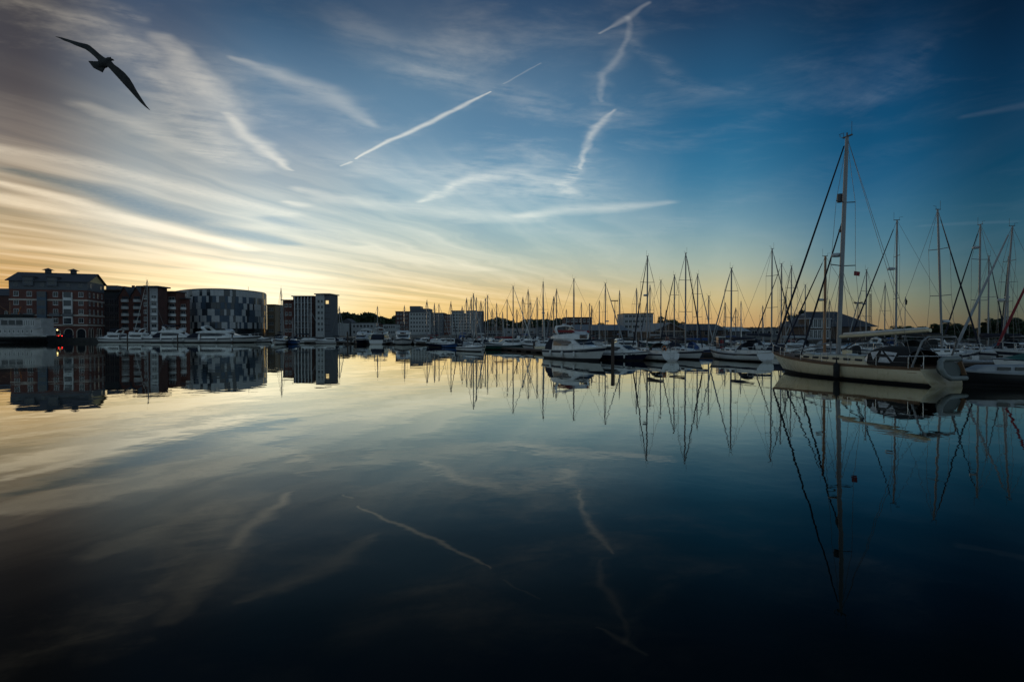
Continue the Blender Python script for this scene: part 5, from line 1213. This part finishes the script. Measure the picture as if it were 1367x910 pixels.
for s in (-1, 1):
    MB().tube([(mx-.35, s*1.98, 1.05), om(8.05)+Vector((-.12, s*1.1, .06)), om(12.6)+Vector((-.12, s*.85, .06)), mtop-Vector((0,0,.2))], wt, 4).build('shroud', M['wire'], r)
    MB().tube([(mx-.9, s*1.95, 1.05), om(8.0)], wt, 4).build('shroud', M['wire'], r)
    MB().tube([(mx+.5, s*1.9, 1.08), om(8.0)], wt, 4).build('shroud', M['wire'], r)
    MB().tube([(-YL/2+1.1, s*1.25, 1.05), Vector((-YL/2+3.2, s*.15, 5.2)), mtop], wt, 4).build('backstay', M['wire'], r)
    P = [(6.6,.62,1.52),(4.4,1.42,1.34),(2.2,1.88,1.18),(0,2.06,1.08),(-2.2,2.02,1.04),(-4.2,1.86,1.03),(-6.2,1.62,1.05)]
    for hh in (.34, .66): MB().tube([(x, s*y, z+hh) for x, y, z in P], .013, 4).build('lifeline', M['wire'], r)
    for x, y, z in P: MB().tube([(x, s*y, z-.02), (x, s*y, z+.68)], .018, 5).build('stanchion', M['steel'], r)
MB().tube([(5.2,1.1,2.05),(6.6,.62,2.2),(7.4,.0,2.28),(6.6,-.62,2.2),(5.2,-1.1,2.05)], .025, 6).tube([(6.6,.62,1.52),(6.6,.62,2.2)], .022, 5).tube([(6.6,-.62,1.52),(6.6,-.62,2.2)], .022, 5).tube([(5.2,1.1,1.4),(5.2,1.1,2.05)], .022, 5).tube([(5.2,-1.1,1.4),(5.2,-1.1,2.05)], .022, 5).build('pulpit', M['steel'], r)
MB().tube([(-5.6,1.68,1.75),(-7.0,1.4,1.8),(-7.2,0,1.8),(-7.0,-1.4,1.8),(-5.6,-1.68,1.75)], .025, 6).tube([(-7.0,1.4,1.05),(-7.0,1.4,1.8)], .022, 5).tube([(-7.0,-1.4,1.05),(-7.0,-1.4,1.8)], .022, 5).build('pushpit', M['steel'], r)
MB().tube([(4.7,.55,1.66),(2.6,.5,2.12),(mx+.35,.25,2.5)], .05, 8).tube([(mx+.35,.25,2.5),(mx+.4,.3,1.66)], .035, 6).build('spinnaker_pole', M['aluminium'], r)
# cockpit tent: dark canvas over hoops with clear panes
def arch(x, w, h, z0=1.12): return [(x, w*math.cos(a), z0+h*max(math.sin(a), 0)**.55) for a in [PI*q/10 for q in range(11)]]
tent = MB().loft([arch(-2.35, 1.05, .55), arch(-3.1, 1.32, 1.12), arch(-3.9, 1.42, 1.24), arch(-5.0, 1.45, 1.22), arch(-5.9, 1.40, 1.0)], caps=False).build('cockpit_tent', M['canvas_black'], r)
def hoop(xx):
    K = [(-2.35,1.05,.55),(-3.1,1.32,1.12),(-3.9,1.42,1.24),(-5.0,1.45,1.22),(-5.9,1.40,1.0)]
    for (xa,wa,ha),(xb,wb,hb) in zip(K[:-1],K[1:]):
        if xb <= xx <= xa: t = (xa-xx)/(xa-xb); return wa+(wb-wa)*t, ha+(hb-ha)*t
for s in (-1, 1):
    for xs in (((-2.55,.12),(-3.05,.12),(-3.0,.62)), ((-3.2,.68),(-3.85,.70),(-3.6,.22)), ((-4.0,.12),(-4.9,.12),(-4.05,.72)), ((-4.25,.70),(-5.2,.68),(-5.05,.2))):
        v = []
        for x, q in xs:
            w, h = hoop(x); a = math.asin(min(q, .99)**(1/.55)) if q > 0 else 0
            v.append((x, s*(w*math.cos(a)+.05), 1.12+h*q+.03))
        MB().add(v, [(0,1,2)]).build('window', M['clear_vinyl'], tent)
MB().tube([(-6.3,1.45,1.1),(-6.9,1.4,2.7),(-7.0,1.1,2.95),(-7.0,-1.1,2.95),(-6.9,-1.4,2.7),(-6.3,-1.45,1.1)], .06, 8).build('stern_arch', M['aluminium'], r)
MB().box(-7.1,-6.2,-.9,.9,3.0,3.04).build('solar_panel', M['glass'], r)
MB().tube([(-5.4, .62*math.cos(a), 1.55+.62*math.sin(a)) for a in [2*PI*q/20 for q in range(21)]], .025, 5, cap=False).build('wheel', M['steel'], r)
MB().box(mx-1.0, mx-.55, -.22, .22, 1.66, 1.95).build('life_raft', M['ivory_gelcoat'], r)
fd = shared('long_fender', lambda: MB().tube([(0,0,-.52),(0,0,-.42),(0,0,.42),(0,0,.52),(0,0,.95)], [.06,.20,.20,.06,.012], 12), M['canvas_black'])
put('fender', fd, r, (-1.55, 2.32, .62)); put('fender', fd, r, (-3.8, -2.2, .6)); put('fender', fd, r, (1.0, -2.2, .6))
MB().add([(0,0,0),(0,-.55,-.05),(0,-.5,-.36),(0,.02,-.32)], [(0,1,2,3)]).build('burgee', M['canvas_red'], r)
for q in r.children:
    if q.name.startswith('burgee'): q.location = om(7.7)+Vector((-.12, -1.0, 0))
MB().tube([(7.25,0,1.55),(9.2,2.6,1.2)], .02, 5).build('mooring_rope', M['rope'], r)

# inflatable tender tied up on edge across the stern
def tender_mesh(key, L, B, mats, R=.23):
    def fn():
        b = MB()
        pts = [(-L/2,B/2,.28),(L*.15,B/2,.30),(L*.36,B*.36,.36),(L*.48,0,.42),(L*.36,-B*.36,.36),(L*.15,-B/2,.30),(-L/2,-B/2,.28)]
        fine_ = []
        for i in range(len(pts)-1):
            for k in range(4): fine_.append(Vector(pts[i]).lerp(Vector(pts[i+1]), k/4))
        fine_.append(Vector(pts[-1])); b.tube(fine_, R, 10)
        return b
    return shared(key, fn, M[mats])
def floor_mesh(key, L, B): return shared(key, lambda: MB().prism([(-L*.46,-B*.46),(L*.2,-B*.46),(L*.42,0),(L*.2,B*.46),(-L*.46,B*.46)], .08, .14), M['grey_gelcoat'])
M['tender_rubber'] = plain('tender_rubber', (.055,.07,.065), .6); M['tender_rim'] = plain('tender_rim', (.16,.18,.17), .6)
sl = r.matrix_world if False else Matrix.Translation(ctr) @ Matrix.Rotation(hd, 4, 'Z')
p = sl @ Vector((-YL/2-.02, .15, .98)); t = empty('tender', p); t.rotation_euler = (math.radians(-70), 0, hd+PI/2)
tag(t, 'grey green inflatable tender hung on edge across the stern of the cream yacht', 'dinghy')
put('tube', tender_mesh('tender_tube', 1.95, 1.2, 'tender_rim', .15), t)
hb = []
for q in range(7):
    a = -.5*PI*q/6; w = math.cos(a); hb.append([(1.0*w*math.cos(b_)*(.95 if math.cos(b_) > 0 else .80), .58*w*math.sin(b_), .26+.42*math.sin(a)) for b_ in [2*PI*e_/20 for e_ in range(20)]])
MB().loft(hb, closed=True).build('hull', M['tender_rubber'], t); MB().box(-.92,-.84,-.42,.42,.2,.44).build('transom', M['teak'], t)
p = at(1300, 443, 55); p.z = .02; t = empty('inflatable_boat', p, math.radians(170)); tag(t, 'pale grey inflatable boat with an outboard, right of the cream yacht stern', 'dinghy')
put('tube', tender_mesh('inflatable_tube', 4.3, 1.8, 'canvas_grey'), t); put('floor', floor_mesh('inflatable_floor', 4.3, 1.8), t); MB().box(-2.05,-1.95,-.7,.7,.08,.55).build('transom', M['grey_gelcoat'], t)
MB().box(-2.4,-2.05,-.2,.2,.55,1.0).tube([(-2.25,0,.6),(-2.25,0,-.3)], .07, 6).build('outboard', M['black_gelcoat'], t)
MB().box(-.3,.3,-.35,.35,.14,.95).build('console', M['white_gelcoat'], t)

# low dark hulled cabin boat cut by the right edge
p = at(1352, 443, 34.5); p.z = 0; r = empty('day_boat', p, math.radians(172)); tag(r, 'dark hulled boat with a low white cabin and two dark windows at the right edge', 'motor boat')
secs = hull_secs(7.6, 2.6, .78, 1.0, .8, rake=.06, stern=.85, full=.5)
put('hull', hull_mesh('day_hull', secs, ['black_gelcoat', 'antifoul', 'rubber_grey'], stripe=0), r); put('deck', deck_mesh('day_deck', secs, 'rubber_grey'), r)
cb = MB().loft(cabin_secs(-1.6, 2.6, 1.9, 1.2, .82, .46, .40, 10, .8, .2)).build('cabin', M['rubber_grey'], r)
for x in (.05, .95):
    for s in (-1, 1): o = MB().prism([(-.33,-.03),(.33,-.03),(.33,.03),(-.33,.03)], -.09, .09).build('window', M['glass'], cb); o.location = (x, s*(.90-.085*(x+.4)), 1.07); o.rotation_euler = (0, 0, -s*.11)
MB().box(-1.75,-1.6,-.75,.75,.85,1.5).build('bulkhead', M['rubber_grey'], r)
MB().box(-1.78,-1.752,-.3,.3,.9,1.45).build('companionway', M['glass'], r)
MB().tube([(1.6,.9,1.5),(3.3,.4,1.6),(3.75,0,1.62),(3.3,-.4,1.6),(1.6,-.9,1.5)], .02, 5).build('pulpit', M['steel'], r)
# boat under a green tent
p = at(1398, 443, 47); p.z = 0; r = empty('covered_boat', p, math.radians(175)); tag(r, 'white boat under a ridged sea green tent cover near the right edge', 'motor boat')
secs = hull_secs(8.6, 2.8, .85, 1.1, .85, rake=.07, stern=.85, full=.5)
put('hull', hull_mesh('tent_hull', secs, ['white_gelcoat', 'antifoul', 'canvas_navy'], stripe=0), r); put('deck', deck_mesh('tent_deck', secs, 'white_gelcoat'), r)
MB().loft([[(x, w, .9), (x, w*.75, .9+h*.55), (x, 0, .9+h), (x, -w*.75, .9+h*.55), (x, -w, .9)] for x, w, h in [(-4.1,1.2,.5),(-3,1.3,1.0),(-1,1.35,1.15),(.5,1.3,.95),(2.0,1.0,.55),(3.6,.45,.15)]]).build('tent_cover', M['canvas_green'], r)
MB().tube([(-3.6,0,2.05),(2.2,0,1.75)], .05, 6).build('ridge_pole', M['aluminium'], r)
# low covered boats filling the right of the marina
cruiser(1225, 66, 176, 8, 'small white cruiser behind the cream yacht cockpit tent', None, fly=False, arch=False)
cruiser(1272, 70, 10, 8.5, 'white cruiser behind the foot of the leaning mast', None, fly=False, arch=True)
cruiser(1062, 74, 20, 8, 'white cruiser lying behind the bow of the cream yacht', None, fly=False, arch=False)
cruiser(1145, 76, 175, 8.5, 'grey cruiser behind the cabin of the cream yacht', None, 'grey_gelcoat', fly=False, arch=True)
cruiser(1345, 66, 170, 9, 'white cruiser behind the green tented boat', None, fly=False, arch=False)
cruiser(1008, 84, 160, 7.5, 'small white cruiser behind the dark cockpit tent left of the cream yacht', None, fly=False, arch=False)
cruiser(828, 92, 175, 8, 'pale cruiser under a covered stern behind the navy cabin boat', None, fly=False, arch=False)

# ---- pontoons, piles, kiosk
def pontoon(a, b_, w, label, nf=8):
    a = Vector((*a, 0)); b_ = Vector((*b_, 0)); d = b_-a; L = d.length
    r = empty('pontoon', a, math.atan2(d.y, d.x)); tag(r, label, 'pontoon')
    bm_ = MB().box(0, L, -w/2, w/2, .38, .50); bm_.build('decking', M['weathered_wood'], r)
    MB().box(.05, L-.05, -w/2-.04, -w/2-.003, .22, .47).build('fender_board', M['wood_dark'], r)
    for i in range(nf):
        x = L*(i+.5)/nf; put('float', shared('pontoon_float', lambda: MB().box(-1.1, 1.1, -.85, .85, -.35, .377), M['rubber_black']), r, (x, 0, 0))
    return r
pontoon((-4.3, 112), (6.6, 86.5), 2.4, 'dark wooden pontoon running up to the stern of the big cruiser', 7)
pontoon((11, 79.5), (62, 79), 2.0, 'long low walkway behind the sailing boats and the cream yacht', 18)
pontoon((29, 52), (66, 51), 2.0, 'low walkway right of the cream yacht stern, behind the inflatable', 12)
pontoon((-132, 184), (-70, 185), 2.2, 'long low pontoon behind the left row of motor yachts', 16)
pontoon((-66, 168), (-14, 146), 2.0, 'low pontoon behind the bow-on cruisers', 14)
def pile(px, D, ytop, label):
    p = at(px, 443, D); p.z = 0; r = empty('mooring_pile', p); tag(r, label, 'pile', 'mooring piles')
    z = max(zat(ytop, D), .9); MB().tube([(0,0,-1),(0,0,z)], .19, 10).build('post', M['wood_dark'], r)
    MB().tube([(0,0,z+.002),(0,0,z+.14)], [.24,.10], 10).build('cap', M['dark_metal'], r)
for px, D, y, lb in [(713, 100, 457, 'dark pile standing at the right part of the main pontoon'), (659, 118, 454, 'dark pile at the left end of the main pontoon'), (618, 126, 451, 'dark pile right of the dark hulled workboat'),
                     (237, 173, 447, 'dark pile before the stern of the long canopied yacht'), (268, 173, 447, 'dark pile before the stern of the largest yacht'), (310, 173, 447, 'dark pile before the bow of the largest yacht'),
                     (170, 174, 447, 'dark pile before the second white motor yacht'), (464, 150, 443, 'dark pile left of the bow-on dark hulled cruiser'), (818, 62, 452, 'dark pile in front of the navy hulled cabin boat'), (573, 134, 452, 'dark pile left of the dark hulled workboat')]:
    pile(px, D, y, lb)
p = at(962, 443, 79); p.z = .5; r = empty('service_kiosk', p); tag(r, 'dark blue service kiosk with red panels and a pale strip on top, on the walkway', 'kiosk')
MB().box(-.45,.45,-.5,.5,0,2.0).build('cabinet', M['navy_gelcoat'], r); MB().box(-.5,.5,-.55,.5,2.003,2.15).build('roof', M['balcony_white'], r)
for z in (.3, 1.2): MB().box(-.22,.22,-.53,-.503,z,z+.45).build('panel', M['canvas_red'], r)
p = at(1209, 443, 125); p.z = GZ; 
r = empty('flag_pole', at(1208, 443, 131)); r.location.z = GZ; tag(r, 'thin pole with a small dark hanging flag right of the tall radar mast', 'flag pole')
z = zat(396, 131)-GZ; MB().tube([(0,0,0),(0,0,z)], .10, 8, r1=.06).build('pole', M['aluminium'], r)
MB().loft([[(.02, 0, z-.1), (.28, .05, z-.5), (.5, -.05, z-1.0), (.42, .06, z-1.9), (.02, 0, z-1.8)], [(.02, .04, z-.1), (.28, .09, z-.5), (.5, -.01, z-1.0), (.42, .1, z-1.9), (.02, .04, z-1.8)]], closed=True, smooth=False).build('flag', M['canvas_black'], r)

# ------------------------------------------------------------------ the gull overhead
def gull():
    D = 6.2; c = at(141.5, 84.5, D); k = D/F/6.5                    # one step of the drawing in metres
    def P(x, y, z=0.0): return ((x-640)*k, -(y-420)*k, z)           # drawn from below: x to the right, y down
    b = MB()
    # body: rings from bill to tail root along its axis
    ax = [(699,391,2),(690,391,9),(680,388,17),(668,390,22),(655,399,24),(640,414,33),(622,425,37),(604,432,33),(588,440,24),(574,446,14)]
    rings = []
    for i, (x, y, w) in enumerate(ax):
        p = Vector(P(x, y)); q0 = Vector(P(*ax[max(i-1,0)][:2])); q1 = Vector(P(*ax[min(i+1,len(ax)-1)][:2])); d = (q1-q0).normalized(); s = Vector((-d.y, d.x, 0)); w *= k
        rings.append([p + s*(w*math.cos(a)) + Vector((0,0,w*.9*math.sin(a))) for a in [2*PI*j/14 for j in range(14)]])
    b.loft(rings, closed=True)
    def wing(stations, lift):
        secs = []; n = len(stations)
        for i, (lx, ly, tx, ty) in enumerate(stations):
            t = i/(n-1); z = -lift*t*t*.4 - .05*t + lift*.1
            L = Vector(P(lx, ly, z)); T = Vector(P(tx, ty, z)); ch = (T-L).length; th = max(ch*.085, .013)
            pr = [(0,0),(.12,.75),(.32,1.0),(.65,.8),(1,.45),(1,-.45),(.65,-.5),(.32,-.5),(.12,-.5)]
            secs.append([L.lerp(T, u) + Vector((0,0,-th*v)) for u, v in pr])
        b.loft(secs, closed=True)
    wing([(668,392,612,448),(628,370,572,392),(590,342,540,362),(545,303,500,328),(500,266,455,296),(470,248,410,277),(430,236,360,256),(380,222,300,226),(300,196,240,202),(215,168,195,177),(146,151,146,154)], .16)
    wing([(632,424,672,398),(648,446,694,408),(672,470,712,432),(704,508,748,458),(745,556,792,496),(790,608,828,540),(826,650,853,588),(862,694,874,636),(900,738,908,698),(935,772,940,754),(964,793,965,789)], .16)
    # tail fan
    tl = [(606,404,640,446),(570,404,630,464),(540,404,622,478),(512,402,614,490),(488,403,610,501)]
    secs = []
    for i, (x0, y0, x1, y1) in enumerate(tl):
        A = Vector(P(x0, y0)); B_ = Vector(P(x1, y1)); secs.append([A + Vector((0,0,.008)), A.lerp(B_, .5) + Vector(((x0-600)*k*.13, (x0-600)*k*.10, .012)), B_ + Vector((0,0,.008)), B_ - Vector((0,0,.008)), A.lerp(B_, .5) + Vector(((x0-600)*k*.13, (x0-600)*k*.10, -.006)), A - Vector((0,0,.008))])
    b.loft(secs, closed=True)
    me = b.mesh('gull_shapes'); tmp = bpy.data.objects.new('gull_shapes', me); COL.objects.link(tmp)
    rm = tmp.modifiers.new('join', 'REMESH'); rm.mode = 'VOXEL'; rm.voxel_size = .0042
    sm = tmp.modifiers.new('soft', 'SMOOTH'); sm.factor = .5; sm.iterations = 3
    dg = bpy.context.evaluated_depsgraph_get(); body = bpy.data.meshes.new_from_object(tmp.evaluated_get(dg)); bpy.data.objects.remove(tmp)
    body.name = 'gull_body'; body.materials.clear()
    for p in body.polygons: p.use_smooth = True
    m, nt, bs = new_mat('gull_backlit_plumage'); g = G(nt); tc = nt.nodes.new('ShaderNodeTexCoord'); n = g.noise(tc.outputs['Object'], 14, 4, .6)
    nt.links.new(g.mix(g.rng(n, .35, .65), (.018,.018,.018,1), (.045,.043,.04,1)), bs.inputs['Base Color']); bs.inputs['Roughness'].default_value = .9  # dark juvenile plumage, with the backlit darkness put into its colour
    root = empty('gull', c); root.rotation_euler = Matrix(((1,0,0),(0,0,-1),(0,1,0))).to_euler()
    # the body frame faces the view of the quay, tipped a little as the bird banks
    tag(root, 'dark gull gliding overhead with long bent wings at the upper left', 'bird')
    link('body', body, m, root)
    e = MB().ball((0,0,0), .006, .006, .006, 8, 6).mesh('gull_eye'); e.materials.append(M['black_gelcoat'])
    for s in (-1, 1): put('eye', e, root, (Vector(P(683, 389)) + Vector((.006, .014*s, .016))))
    bl = MB(); bl.tube([P(693,391,0), P(702,393,-.002), P(709,398,-.002)], [.012,.008,.002], 8); bl.build('bill', M['canvas_black'], root)
gull()
